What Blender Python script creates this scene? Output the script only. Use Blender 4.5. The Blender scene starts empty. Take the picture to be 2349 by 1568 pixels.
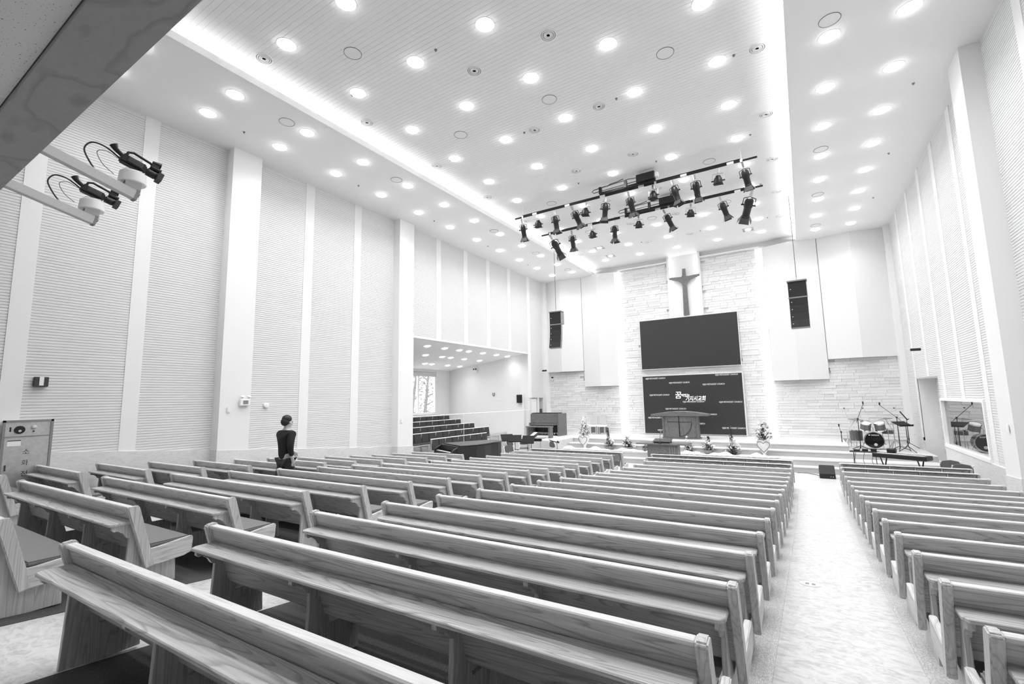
import bpy, bmesh, math, random
from mathutils import Vector, Matrix

random.seed(11)
sc = bpy.context.scene
COL = sc.collection

# ------------------------------------------------------------------ camera
ZC = 2.53                                   # camera height above the level front floor
YAW, PITCH, ROLL, FPX = -0.55699, 0.12326, -0.018855, 1063.96
def _cam():
    cy, sy, cp, sp = math.cos(YAW), math.sin(YAW), math.cos(PITCH), math.sin(PITCH)
    fw = Vector((sy*cp, cy*cp, sp)); r = Vector((cy, -sy, 0)); u = r.cross(fw)
    c, s = math.cos(ROLL), math.sin(ROLL)
    r2 = c*r + s*u; u2 = -s*r + c*u
    cd = bpy.data.cameras.new('camera'); o = bpy.data.objects.new('camera', cd); COL.objects.link(o)
    M = Matrix(((r2.x, u2.x, -fw.x, 0), (r2.y, u2.y, -fw.y, 0), (r2.z, u2.z, -fw.z, ZC), (0, 0, 0, 1)))
    o.matrix_world = M
    cd.sensor_fit = 'HORIZONTAL'; cd.sensor_width = 36.0; cd.lens = FPX/2349*36.0
    cd.clip_start = 0.02; cd.clip_end = 300
    sc.camera = o
_cam()

# ------------------------------------------------------------------ world, light levels, exposure
w = bpy.data.worlds.new('sky'); sc.world = w; w.use_nodes = True
w.node_tree.nodes['Background'].inputs[0].default_value = (1, 1, 1, 1)
w.node_tree.nodes['Background'].inputs[1].default_value = 2.2
LAMP = 12.0          # opal lens of the downlights
SPOT = 74.0          # W, the beam of one downlight
SPOT_ANGLE = 2.45
COVE = 26.0          # cove strips
WALLSLOT = 9.0       # strips beside the stone wall
sc.view_settings.view_transform = 'Standard'
sc.view_settings.look = 'None'
sc.view_settings.gamma = 1.0
sc.view_settings.use_curve_mapping = False
sc.view_settings.exposure = 0.74

# ------------------------------------------------------------------ materials (the photograph is black and white)
MATS = {}
def _nt(name):
    m = bpy.data.materials.new(name); m.use_nodes = True
    nt = m.node_tree; b = nt.nodes['Principled BSDF']
    MATS[name] = m
    return m, nt, b
def g(v): return (v, v, v, 1)
def plain(name, v, rough=.6, metal=0.0, spec=.5, noise=0.0, nscale=30.0, bump=0.0):
    m, nt, b = _nt(name)
    b.inputs['Base Color'].default_value = g(v); b.inputs['Roughness'].default_value = rough
    b.inputs['Metallic'].default_value = metal; b.inputs['Specular IOR Level'].default_value = spec
    if noise or bump:
        tc = nt.nodes.new('ShaderNodeTexCoord'); nz = nt.nodes.new('ShaderNodeTexNoise')
        nz.inputs['Scale'].default_value = nscale; nz.inputs['Detail'].default_value = 4
        nt.links.new(tc.outputs['Object'], nz.inputs['Vector'])
        if noise:
            mr = nt.nodes.new('ShaderNodeMapRange'); mr.inputs[1].default_value = .3; mr.inputs[2].default_value = .7
            mr.inputs[3].default_value = max(0, v-noise); mr.inputs[4].default_value = v+noise
            nt.links.new(nz.outputs[0], mr.inputs[0]); nt.links.new(mr.outputs[0], b.inputs['Base Color'])
        if bump:
            bp = nt.nodes.new('ShaderNodeBump'); bp.inputs['Strength'].default_value = bump; bp.inputs['Distance'].default_value = .01
            nt.links.new(nz.outputs[0], bp.inputs['Height']); nt.links.new(bp.outputs[0], b.inputs['Normal'])
    return m
def glow(name, s):
    m, nt, b = _nt(name)
    b.inputs['Base Color'].default_value = g(.8)
    b.inputs['Emission Color'].default_value = g(1); b.inputs['Emission Strength'].default_value = s
    return m
def wood(name, lo, hi, stretch=(.42, 3.4, 3.4), lines=42.0, rough=.42, fibre=.06):
    """contours of a noise stretched along the board, plus a fine fibre"""
    m, nt, b = _nt(name); N = nt.nodes; L = nt.links
    tc = N.new('ShaderNodeTexCoord'); oi = N.new('ShaderNodeObjectInfo')
    mp = N.new('ShaderNodeMapping'); mp.inputs['Scale'].default_value = stretch
    L.new(tc.outputs['Object'], mp.inputs['Vector'])
    mul = N.new('ShaderNodeMath'); mul.operation = 'MULTIPLY'; mul.inputs[1].default_value = 57.0
    L.new(oi.outputs['Random'], mul.inputs[0])
    add = N.new('ShaderNodeVectorMath'); add.operation = 'ADD'
    L.new(mp.outputs[0], add.inputs[0]); L.new(mul.outputs[0], add.inputs[1])
    nz = N.new('ShaderNodeTexNoise'); nz.inputs['Scale'].default_value = 1.0; nz.inputs['Detail'].default_value = 2.4; nz.inputs['Roughness'].default_value = .45
    L.new(add.outputs[0], nz.inputs['Vector'])
    k = N.new('ShaderNodeMath'); k.operation = 'MULTIPLY'; k.inputs[1].default_value = lines; L.new(nz.outputs[0], k.inputs[0])
    fr = N.new('ShaderNodeMath'); fr.operation = 'FRACT'; L.new(k.outputs[0], fr.inputs[0])
    cr = N.new('ShaderNodeValToRGB'); cr.color_ramp.elements[0].position = 0.0; cr.color_ramp.elements[0].color = g(lo)
    cr.color_ramp.elements[1].position = .30; cr.color_ramp.elements[1].color = g(hi)
    e = cr.color_ramp.elements.new(.90); e.color = g(hi*.86 + lo*.14)
    e = cr.color_ramp.elements.new(1.0); e.color = g(lo)
    L.new(fr.outputs[0], cr.inputs[0])
    mp2 = N.new('ShaderNodeMapping'); mp2.inputs['Scale'].default_value = tuple(s*14 if s > 1 else s*9 for s in stretch)
    L.new(tc.outputs['Object'], mp2.inputs['Vector'])
    n2 = N.new('ShaderNodeTexNoise'); n2.inputs['Scale'].default_value = 1.0; n2.inputs['Detail'].default_value = 3
    L.new(mp2.outputs[0], n2.inputs['Vector'])
    mr = N.new('ShaderNodeMapRange'); mr.inputs[1].default_value = .3; mr.inputs[2].default_value = .7; mr.inputs[3].default_value = 1-fibre*2.2; mr.inputs[4].default_value = 1+fibre
    L.new(n2.outputs[0], mr.inputs[0])
    mx = N.new('ShaderNodeVectorMath'); mx.operation = 'SCALE'
    L.new(cr.outputs[0], mx.inputs[0]); L.new(mr.outputs[0], mx.inputs['Scale'])
    L.new(mx.outputs[0], b.inputs['Base Color'])
    b.inputs['Roughness'].default_value = rough
    return m

plain('wall_white', .78, .7); plain('panel_white', .76, .75); plain('strip_white', .84, .6)
plain('ceiling_white', .88, .8, noise=.012, nscale=6); plain('soffit_white', .88, .8)
wood('wainscot', .66, .74, (.18, 1.4, 5.0), 9.0, .5, .03)
plain('baffle', .78, .75); plain('plaster_grey', .72, .8)
wood('oak', .33, .58, (.30, 5.0, 5.0), 30.0, .38, .09)                 # grain along x
wood('oak_upright', .40, .58, (5.0, 5.0, .34), 22.0, .42, .08)         # grain along z
wood('oak_rail', .42, .60, (5.0, .4, 5.0), 20.0, .42, .08)
wood('oak_cap', .56, .70, (.6, 9.0, 5.0), 12.0, .40, .05)                # grain along y
wood('oak_dark', .10, .24, (.42, 3.4, 3.4), 34.0, .4)
wood('organ_wood', .10, .17, (.5, 3, 3), 26.0, .4)
wood('pulpit_wood', .10, .17, (3, 3, .5), 26.0, .4)
wood('header_ply', .26, .335, (1.1, 2.6, 2.6), 7.0, .6, .02)
plain('cushion', .17, .9, noise=.02, nscale=140, bump=.3); plain('choir_cushion', .05, .9, noise=.012, nscale=120)
plain('carpet_and_shade', .07, .95, noise=.035, nscale=170, bump=.5)
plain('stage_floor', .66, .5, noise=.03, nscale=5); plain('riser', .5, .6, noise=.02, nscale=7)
plain('black', .008, .45); plain('black_matte', .012, .85); plain('black_gloss', .006, .12)
plain('dark_grey', .05, .6); plain('mid_grey', .25, .6); plain('light_grey', .6, .5); plain('white_paint', .88, .45)
plain('steel', .62, .28, 1.0); plain('chrome', .8, .1, 1.0); plain('brushed', .6, .42, .9, noise=.05, nscale=20)
plain('led_screen', .035, .38, 0, .5); plain('screen_frame', .8, .5)
plain('white_flower', .92, .7); plain('cream_flower', .72, .7); plain('leaf', .05, .6); plain('leaf_light', .16, .6)
plain('tulle', .9, .9); plain('basket', .3, .8, noise=.1, nscale=60, bump=.4)
plain('skin', .45, .6); plain('hair', .015, .6); plain('cloth_black', .012, .9); plain('cloth_dark', .03, .9); plain('cloth_light', .5, .9)
plain('ivory', .75, .35); plain('gold_cymbal', .45, .3, .9); plain('drum_shell', .16, .25, .3); plain('drum_head', .85, .5)
plain('speaker_grille', .012, .7, noise=.006, nscale=400); plain('speaker_grey', .3, .6)
plain('print_dark', .04, .8); plain('paper', .9, .7); plain('sticker', .85, .6)
plain('folding_seat', .12, .7); plain('vinyl_cover', .02, .3, 0, .6)
glow('lamp_lens', LAMP); glow('cove_strip', COVE); glow('slot_strip', WALLSLOT); glow('light_column', .75); glow('alcove_lens', LAMP*.8); glow('gallery_fill_lens', LAMP*.15)
glow('screen_text', .14); glow('screen_title', 1.0)

# stone veneer tones (light travertine-like pieces)
for i, v in enumerate((.80, .77, .82, .71, .74, .785)):
    plain('stone_%d' % i, v, .8, noise=.04, nscale=26, bump=.25)
def marble():
    m, nt, b = _nt('marble_vinyl'); N = nt.nodes; L = nt.links
    tc = N.new('ShaderNodeTexCoord'); mp = N.new('ShaderNodeMapping'); mp.inputs['Scale'].default_value = (7.0, 11.0, 8.0); mp.inputs['Rotation'].default_value = (0, 0, .5)
    L.new(tc.outputs['Object'], mp.inputs['Vector'])
    n1 = N.new('ShaderNodeTexNoise'); n1.inputs['Scale'].default_value = 1.2; n1.inputs['Detail'].default_value = 7; n1.inputs['Roughness'].default_value = .68; n1.inputs['Distortion'].default_value = 1.4
    L.new(mp.outputs[0], n1.inputs['Vector'])
    cr = N.new('ShaderNodeValToRGB'); cr.color_ramp.elements[0].position = .33; cr.color_ramp.elements[0].color = g(.42)
    cr.color_ramp.elements[1].position = .56; cr.color_ramp.elements[1].color = g(.64)
    L.new(n1.outputs[0], cr.inputs[0]); L.new(cr.outputs[0], b.inputs['Base Color'])
    b.inputs['Roughness'].default_value = .33
marble()
def border():
    m, nt, b = _nt('border_strip'); N = nt.nodes; L = nt.links
    tc = N.new('ShaderNodeTexCoord'); mp = N.new('ShaderNodeMapping'); mp.inputs['Scale'].default_value = (150, 40, 40)
    L.new(tc.outputs['Object'], mp.inputs['Vector'])
    n1 = N.new('ShaderNodeTexNoise'); n1.inputs['Scale'].default_value = 1; n1.inputs['Detail'].default_value = 3; L.new(mp.outputs[0], n1.inputs['Vector'])
    cr = N.new('ShaderNodeValToRGB'); cr.color_ramp.elements[0].position = .38; cr.color_ramp.elements[0].color = g(.40)
    cr.color_ramp.elements[1].position = .66; cr.color_ramp.elements[1].color = g(.66)
    L.new(n1.outputs[0], cr.inputs[0]); L.new(cr.outputs[0], b.inputs['Base Color']); b.inputs['Roughness'].default_value = .6
border()
def acoustic_tile():
    m, nt, b = _nt('acoustic_tile'); N = nt.nodes; L = nt.links
    tc = N.new('ShaderNodeTexCoord'); mp = N.new('ShaderNodeMapping'); mp.inputs['Scale'].default_value = (60, 110, 60)
    L.new(tc.outputs['Object'], mp.inputs['Vector'])
    n1 = N.new('ShaderNodeTexNoise'); n1.inputs['Scale'].default_value = 1; n1.inputs['Detail'].default_value = 1; L.new(mp.outputs[0], n1.inputs['Vector'])
    cr = N.new('ShaderNodeValToRGB'); cr.color_ramp.elements[0].position = .27; cr.color_ramp.elements[0].color = g(.25)
    cr.color_ramp.elements[1].position = .33; cr.color_ramp.elements[1].color = g(.72)
    L.new(n1.outputs[0], cr.inputs[0]); L.new(cr.outputs[0], b.inputs['Base Color']); b.inputs['Roughness'].default_value = .9
acoustic_tile()
def mirror_glass():
    m, nt, b = _nt('tinted_glass'); N = nt.nodes; L = nt.links
    gl = N.new('ShaderNodeBsdfGlossy'); gl.inputs['Roughness'].default_value = .015; gl.inputs['Color'].default_value = g(.85)
    df = N.new('ShaderNodeBsdfDiffuse'); df.inputs['Color'].default_value = g(.06)
    mx = N.new('ShaderNodeMixShader'); mx.inputs[0].default_value = .62
    L.new(df.outputs[0], mx.inputs[1]); L.new(gl.outputs[0], mx.inputs[2]); L.new(mx.outputs[0], N['Material Output'].inputs['Surface'])
mirror_glass()
def clear_glass():
    m, nt, b = _nt('clear_glass'); N = nt.nodes; L = nt.links
    tr = N.new('ShaderNodeBsdfTransparent'); tr.inputs['Color'].default_value = g(.95)
    gl = N.new('ShaderNodeBsdfGlossy'); gl.inputs['Roughness'].default_value = .02
    mx = N.new('ShaderNodeMixShader'); mx.inputs[0].default_value = .08
    L.new(tr.outputs[0], mx.inputs[1]); L.new(gl.outputs[0], mx.inputs[2]); L.new(mx.outputs[0], N['Material Output'].inputs['Surface'])
clear_glass()
M_ = MATS

# ------------------------------------------------------------------ mesh helpers
class MB:
    """collects shapes; build() links them as ONE mesh object"""
    def __init__(s): s.v = []; s.f = []; s.mi = []
    def _add(s, vs, fs, M=None, mi=0):
        o = len(s.v)
        s.v += [tuple(M @ Vector(p)) for p in vs] if M is not None else [tuple(p) for p in vs]
        s.f += [tuple(i+o for i in f) for f in fs]; s.mi += [mi]*len(fs)
        return s
    def box(s, x0, x1, y0, y1, z0, z1, M=None, mi=0):
        vs = [(x, y, z) for x in (x0, x1) for y in (y0, y1) for z in (z0, z1)]
        return s._add(vs, [(0,1,3,2),(4,6,7,5),(0,4,5,1),(2,3,7,6),(0,2,6,4),(1,5,7,3)], M, mi)
    def prism(s, poly, ax, t0, t1, M=None, mi=0):
        def P(a, b, t): return {'x': (t, a, b), 'y': (a, t, b), 'z': (a, b, t)}[ax]
        n = len(poly); vs = [P(a, b, t0) for a, b in poly] + [P(a, b, t1) for a, b in poly]
        fs = [tuple(range(n)), tuple(range(2*n-1, n-1, -1))] + [(i, (i+1) % n, n+(i+1) % n, n+i) for i in range(n)]
        return s._add(vs, fs, M, mi)
    def tube(s, pts, r, n=8, M=None, mi=0, cap=True):
        pts = [Vector(p) for p in pts]; k = len(pts); rr = r if isinstance(r, (list, tuple)) else [r]*k
        vs = []; up = None
        for i, p in enumerate(pts):
            d = (pts[min(i+1, k-1)]-pts[max(i-1, 0)]).normalized()
            if up is None: up = Vector((0, 0, 1)) if abs(d.z) < .9 else Vector((1, 0, 0))
            a = d.cross(up)
            if a.length < 1e-5: a = d.orthogonal()
            a.normalize(); b = a.cross(d).normalized(); up = b
            for j in range(n):
                t = 2*math.pi*j/n; vs.append(p + a*(math.cos(t)*rr[i]) + b*(math.sin(t)*rr[i]))
        fs = [(i*n+j, i*n+(j+1) % n, (i+1)*n+(j+1) % n, (i+1)*n+j) for i in range(k-1) for j in range(n)]
        if cap: fs += [tuple(range(n)), tuple(range((k-1)*n, k*n))]
        return s._add(vs, fs, M, mi)
    def lathe(s, prof, n=20, M=None, mi=0, cap=None):
        vs = []; fs = []; k = len(prof)
        for r, z in prof:
            for j in range(n):
                t = 2*math.pi*j/n; vs.append((r*math.cos(t), r*math.sin(t), z))
        fs = [(i*n+j, i*n+(j+1) % n, (i+1)*n+(j+1) % n, (i+1)*n+j) for i in range(k-1) for j in range(n)]
        if cap is None:                      # a ring whose profile closes on itself, or a disc, needs no caps
            ring = len(prof) >= 4 and min(r for r, z in prof) > .8*max(r for r, z in prof)
            cap = not ring
        if cap and prof[0][0] > 1e-6 and not any(r < 1e-6 and abs(z-prof[0][1]) < 1e-6 for r, z in prof): fs.append(tuple(range(n)))
        if cap and prof[-1][0] > 1e-6: fs.append(tuple(range((k-1)*n, k*n)))
        return s._add(vs, fs, M, mi)
    def ball(s, c, r, n=10, k=7, sz=1.0, mi=0, M=None):
        prof = [(max(1e-7, r*math.sin(math.pi*i/(k-1))), -r*sz*math.cos(math.pi*i/(k-1))) for i in range(k)]
        T = Matrix.Translation(Vector(c)); return s.lathe(prof, n, (M @ T) if M is not None else T, mi)
    def grid(s, fn, nu, nv, mi=0):
        vs = [fn(i/nu, j/nv) for i in range(nu+1) for j in range(nv+1)]
        fs = [(i*(nv+1)+j, (i+1)*(nv+1)+j, (i+1)*(nv+1)+j+1, i*(nv+1)+j+1) for i in range(nu) for j in range(nv)]
        return s._add(vs, fs, None, mi)
    def mesh(s, name, mats, bevel=0.0, smooth=False, seg=1, normals=True):
        me = bpy.data.meshes.new(name); me.from_pydata(s.v, [], s.f)
        for m in (mats if isinstance(mats, (list, tuple)) else [mats]): me.materials.append(M_[m])
        if any(s.mi): me.polygons.foreach_set('material_index', s.mi)
        bm = bmesh.new(); bm.from_mesh(me)
        bmesh.ops.remove_doubles(bm, verts=bm.verts, dist=1e-6)
        if normals: bmesh.ops.recalc_face_normals(bm, faces=bm.faces)
        if bevel:
            es = [e for e in bm.edges if len(e.link_faces) == 2 and e.calc_face_angle(0) > .5]
            bmesh.ops.bevel(bm, geom=es, offset=bevel, segments=seg, affect='EDGES', clamp_overlap=True)
        if smooth:
            for f in bm.faces: f.smooth = True
        bm.to_mesh(me); bm.free()
        if smooth:
            try: me.set_sharp_from_angle(angle=.7)
            except Exception: pass
        me.update(); return me
    def build(s, name, mats, parent=None, loc=(0, 0, 0), rot=(0, 0, 0), **k):
        return inst(name, s.mesh(name, mats, **k), parent, loc, rot)
def inst(name, me, parent=None, loc=(0, 0, 0), rot=(0, 0, 0), scale=(1, 1, 1)):
    o = bpy.data.objects.new(name, me); COL.objects.link(o)
    o.parent = parent; o.location = loc; o.rotation_euler = rot; o.scale = scale
    return o
def tag(o, label, cat, group=None):
    o['label'] = label; o['category'] = cat
    if group: o['group'] = group
    return o
def thing(name, label, cat, loc=(0, 0, 0), rotz=0.0, group=None, rot=None):
    o = bpy.data.objects.new(name, None); COL.objects.link(o); o.empty_display_size = .1
    o.location = loc; o.rotation_euler = rot if rot else (0, 0, rotz)
    return tag(o, label, cat, group)
def struct(o): o['kind'] = 'structure'; return o
def copy_tree(o, parent=None, loc=None, rotz=None):
    c = o.copy(); COL.objects.link(c); c.parent = parent
    if loc is not None: c.location = loc
    if rotz is not None: c.rotation_euler = (0, 0, rotz)
    for ch in list(o.children): copy_tree(ch, c)
    return c
def lerp(x, xs, ys):
    if x <= xs[0]: return ys[0]
    for a, b, p, q in zip(xs, xs[1:], ys, ys[1:]):
        if x <= b: return p+(q-p)*(x-a)/(b-a)
    return ys[-1]
def fl(y): return lerp(y, [-4, 0, 1.99, 10.49, 12.19, 13.0, 30], [1.326, .99, .82, .106, .017, 0, 0])
ORD = ['first', 'second', 'third', 'fourth', 'fifth', 'sixth', 'seventh', 'eighth', 'ninth', 'tenth', 'eleventh', 'twelfth', 'thirteenth', 'fourteenth', 'fifteenth', 'sixteenth', 'seventeenth']
def smooth(pts, n=6):
    P = [Vector(p) for p in pts]; P = [P[0]*2-P[1]]+P+[P[-1]*2-P[-2]]; out = []
    for i in range(1, len(P)-2):
        for k in range(n):
            t = k/n; a, b, c, d = P[i-1:i+3]
            out.append(.5*((2*b)+(c-a)*t+(2*a-5*b+4*c-d)*t*t+(3*b-a-3*c+d)*t**3))
    return out+[P[-2]]
def RX(a): return Matrix.Rotation(a, 4, 'X')
def RY(a): return Matrix.Rotation(a, 4, 'Y')
def RZ(a): return Matrix.Rotation(a, 4, 'Z')
def T(x, y, z): return Matrix.Translation(Vector((x, y, z)))
def text_mesh(name, body, size, mat, parent, loc, rot, width=None, align='LEFT', shear=0.0, extrude=.004):
    cu = bpy.data.curves.new(name, 'FONT'); cu.body = body; cu.size = size; cu.align_x = align; cu.shear = shear; cu.extrude = extrude
    cu.resolution_u = 3
    o = bpy.data.objects.new(name, cu); COL.objects.link(o)
    dg = bpy.context.evaluated_depsgraph_get()
    me = bpy.data.meshes.new_from_object(o.evaluated_get(dg))
    bpy.data.objects.remove(o); bpy.data.curves.remove(cu)
    me.materials.clear(); me.materials.append(M_[mat])
    xs = [v.co.x for v in me.vertices]
    k = 1.0
    if width and xs: k = width/max(1e-6, max(xs)-min(xs))
    return inst(name, me, parent, loc, rot, (k, 1, 1))

# ------------------------------------------------------------------ the hall
XL, XR, YW, YB, CS, CM = -12.07, 3.33, 23.05, -4.0, 9.03, 9.33
def floor_strip(name, x0, x1, mat, ys, dz, th):
    b = MB(); n = len(ys)
    vs = [(x, y, fl(y)+dz-t) for x in (x0, x1) for t in (0, th) for y in ys]
    def I(a, t, i): return (a*2+t)*n+i
    fs = []
    for i in range(n-1):
        fs += [(I(0,0,i), I(1,0,i), I(1,0,i+1), I(0,0,i+1)), (I(0,1,i), I(0,1,i+1), I(1,1,i+1), I(1,1,i)),
               (I(0,0,i), I(0,0,i+1), I(0,1,i+1), I(0,1,i)), (I(1,0,i), I(1,1,i), I(1,1,i+1), I(1,0,i+1))]
    fs += [(I(0,0,0), I(0,1,0), I(1,1,0), I(1,0,0)), (I(0,0,n-1), I(1,0,n-1), I(1,1,n-1), I(0,1,n-1))]
    b._add(vs, fs); return struct(b.build(name, mat))
FY = [YB, 0, 1.99, 10.49, 12.19, 13.0, YW+.3]
floor_strip('floor', XL-.35, XR+.9, 'marble_vinyl', FY, 0, .25)
struct(MB().box(-17.7, XL-.35, 12.0, YW+.3, -.25, 0).build('floor_alcove', 'stage_floor'))
def sub(y0, y1): return [y0]+[y for y in FY if y0 < y < y1]+[y1]
for nm, x0, x1, y1 in (('floor_carpet_centre', -4.06, -.62, 15.0), ('floor_carpet_left', -8.72, -5.3, 15.2), ('floor_carpet_right', .80, 3.0, 15.0), ('floor_carpet_wall', -11.95, -9.7, 12.8)):
    floor_strip(nm, x0, x1, 'carpet_and_shade', sub(.2, y1), .006, .006)  # dark carpet sheets; their tone also carries the shade under the pews
for i, (x0, x1) in enumerate(((-.62, -.325), (.545, .80))):
    floor_strip('trim_%d' % (i+1), x0, x1, 'border_strip', sub(.2, 15.3), .008, .008)

# stage steps
def step(name, x0, x1, y0, z0, z1, y1=YW+.2):
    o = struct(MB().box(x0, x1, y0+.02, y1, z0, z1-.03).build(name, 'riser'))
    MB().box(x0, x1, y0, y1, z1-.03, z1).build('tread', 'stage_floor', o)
    return o
SL = [.185, .37, .555, .74]; SY = [18.03, 18.47, 19.25, 19.84]
step('stage_step_1', XL, XR, SY[0], 0, SL[0]); step('stage_step_2', XL, XR, SY[1], SL[0], SL[1])
step('stage_step_3', XL, XR, SY[2], SL[1], SL[2]); step('stage_platform', XL, 1.16, SY[3], SL[2], SL[3])
struct(MB().box(XL, -9.15, 18.1, SY[3], SL[0]+.0, SL[3]).build('stage_podium', 'stage_floor'))

# ribbed acoustic panels, flat strips, pilasters, wainscot
def ribbed(name, x, sgn, y0, y1, z0, z1, parent, pitch=.055):
    b = MB(); prof = [(0, z0)]; z = z0
    while z < z1-.06:
        prof += [(0, z), (0, z+.041), (.012, z+.043), (.012, z+.053)]; z += pitch
    prof.append((0, z1))
    vs = [(x+sgn*d, y, zz) for y in (y0, y1) for d, zz in prof]; n = len(prof)
    b._add(vs, [(i, i+1, n+i+1, n+i) for i in range(n-1)])
    return b.build(name, 'panel_white', parent, normals=False)
def wains(name, x0, x1, ys, parent=None):
    b = MB(); n = len(ys)
    for i in range(n-1):
        y0, y1 = ys[i], ys[i+1]
        t = [(x, y, z) for x in (x0, x1) for y in (y0, y1) for z in (fl(y)-.1 if y < 13 else 0, fl(y)+.97)]
        b._add(t, [(0,1,3,2),(4,6,7,5),(0,4,5,1),(2,3,7,6),(0,2,6,4),(1,5,7,3)])
    return b.build(name, 'wainscot', parent)
STR = [-3.15, -1.36, .41, 2.18, 3.95, 7.96, 9.72, 13.74, 15.5, 17.2, 19.0, 20.92]   # flat strips, .29 wide
PIL = [(5.72, 6.45), (11.46, 12.18)]
# left wall: solid to the pilaster, then a header over the choir alcove
wl = struct(MB().box(XL-.3, XL-.016, YB, 12.3, -.2, CM+.4).build('wall_left', 'wall_white'))
wl2 = struct(MB().box(XL-.3, XL-.016, 12.3, 21.0, 4.89, CM+.4).build('wall_left_header', 'wall_white'))
wl3 = struct(MB().box(XL-.3, XL-.016, 21.0, YW+.3, 2.60, CM+.4).box(XL-.3, XL-.016, 21.0, 21.24, 0, 2.6).box(XL-.3, XL-.016, 21.86, 22.06, 0, 2.6).box(XL-.3, XL-.016, 22.5, YW+.3, 0, 2.6).build('wall_left_stage', 'wall_white'))
# right wall with the control room window and the recessed doorway
wr = struct(MB().box(XR+.016, XR+.3, YB, 14.2, -.2, CM+.4).box(XR+.016, XR+.3, 14.2, 17.93, -.2, 1.0).box(XR+.016, XR+.3, 14.2, 17.93, 2.3, CM+.4)
            .box(XR+.016, XR+.3, 17.93, 18.05, -.2, CM+.4).box(XR+.016, XR+.3, 18.05, 21.0, 2.97, CM+.4).box(XR+.016, XR+.3, 21.0, YW+.3, -.2, CM+.4).build('wall_right', 'wall_white'))
rc = struct(MB().box(XR+.5, XR+.6, 17.9, 21.15, 0, 3.1).box(XR+.3, XR+.6, 21.0, 21.15, 0, 3.1).box(XR+.3, XR+.6, 17.9, 18.05, 0, 3.1).box(XR+.3, XR+.6, 17.9, 21.15, 2.97, 3.1).build('wall_recess', 'wall_white'))
ribbed('recess_panel', XR+.48, 1, 18.05, 21.0, .56, 2.96, rc)
def dress(sgn, x, root_for, low):
    """sgn = -1 left wall, +1 right wall; low(y) = lowest z of the panels there"""
    segs = []; cuts = sorted([(s, s+.29) for s in STR] + PIL)
    y = YB
    for a, b_ in cuts:
        if a > y: segs.append((y, a))
        y = b_
    segs.append((y, YW-.1))
    for a, b_ in segs:
        for lo, hi in low(a, b_):
            ribbed('acoustic_panel', x, sgn, max(a, lo[0]), min(b_, lo[1]), hi[0], hi[1], root_for((a+b_)/2))
    for s in STR:
        for lo, hi in low(s, s+.29):
            MB().box(min(x-sgn*.012, x+sgn*.03), max(x-sgn*.012, x+sgn*.03), max(s, lo[0]), min(s+.29, lo[1]), hi[0], hi[1]).build('flat_strip', 'strip_white', root_for(s))
def lowL(a, b):
    if b <= 12.5: return [((a, b), (fl(b)+.9, CS))]
    if a >= 20.9: return [((a, b), (2.6, CS))]
    return [((a, b), (4.93, CS))]
def lowR(a, b):
    out = []
    for y0, y1, z in ((YB, 14.2, None), (14.2, 17.93, 2.32), (17.93, 18.05, .9), (18.05, 21.0, 3.0), (21.0, YW, .9)):
        lo, hi = max(a, y0), min(b, y1)
        if hi-lo > .01: out.append(((lo, hi), (fl(hi)+.9 if z is None else z, CS)))
    return out
dress(-1, XL, lambda y: wl if y < 12.3 else (wl2 if y < 21 else wl3), lowL)
dress(1, XR, lambda y: wr, lowR)
WY = sub(YB, 12.3)
wains('wainscot_board', XL-.02, XL+.03, [YB]+[y for y in FY if YB < y < 12.3]+[12.3], wl)
wains('wainscot_board', XR-.03, XR+.02, [YB]+[y for y in FY if YB < y < 18.0]+[18.0], wr)
MB().box(XR-.03, XR+.02, 21.0, YW, 0, 1.0).build('wainscot_board', 'wainscot', wr)
k = 1
for side, x0, x1 in (('l', XL-.02, XL+.31), ('r', XR-.31, XR+.02)):
    for y0, y1 in PIL:
        p = struct(MB().box(x0, x1, y0, y1, -.1, CS).build('pilaster', 'strip_white')); k += 1
        wains('wainscot_board', (x0 if side == 'l' else x0-.012), (x1+.012 if side == 'l' else x1), [y0-.012, y1+.012], p)
for x0, x1 in ((XL-.02, XL+.17), (XR-.17, XR+.02)):
    struct(MB().box(x0, x1, 22.55, YW, 0, CS).build('pilaster', 'strip_white'))
MB().box(XL-.3, XL+.012, 12.18, 20.93, 4.87, 4.93).build('header_trim', 'strip_white', wl2)
struct(MB().box(XL-.4, XR+.8, YB-.2, YB, -.2, CM+.4).build('wall_back', 'wall_white'))

# ceilings: slatted centre, raised, with two soffits and lit coves
def slat_ceiling():
    b = MB(); pts = [(YB, CM)]; y = YB
    while y < YW+.1:
        pts += [(y, CM), (y+.085, CM), (y+.087, CM+.004), (y+.095, CM+.004)]; y += .1
    pts.append((YW+.3, CM)); n = len(pts)
    vs = [(x, yy, zz) for x in (XL+2.3, XR-2.3) for yy, zz in pts]
    b._add(vs, [(i, i+1, n+i+1, n+i) for i in range(n-1)])
    return struct(b.build('ceiling', 'ceiling_white', normals=False))
slat_ceiling()
struct(MB().box(XL-.3, XR+.6, YB, YW+.3, CM+.02, CM+.3).build('ceiling_slab', 'ceiling_white'))
for nm, x0, x1, lip in (('ceiling_soffit_left', XL-.02, -9.03, -9.06), ('ceiling_soffit_right', .235, XR+.02, .265)):
    o = struct(MB().box(x0, x1, YB, YW+.2, CS, CS+.06).build(nm, 'soffit_white'))
    MB().box(min(lip, x0 if x0 > -1 else x1), max(lip, x0 if x0 > -1 else x1), YB, YW, CS+.06, CS+.15).build('cove_lip', 'soffit_white', o)
    xs = -9.42 if x1 < 0 else .60
    MB().box(xs-.035, xs+.035, 1.2, YW-.3, CS+.061, CS+.085).build('light_strip', 'cove_strip', o)
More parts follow.
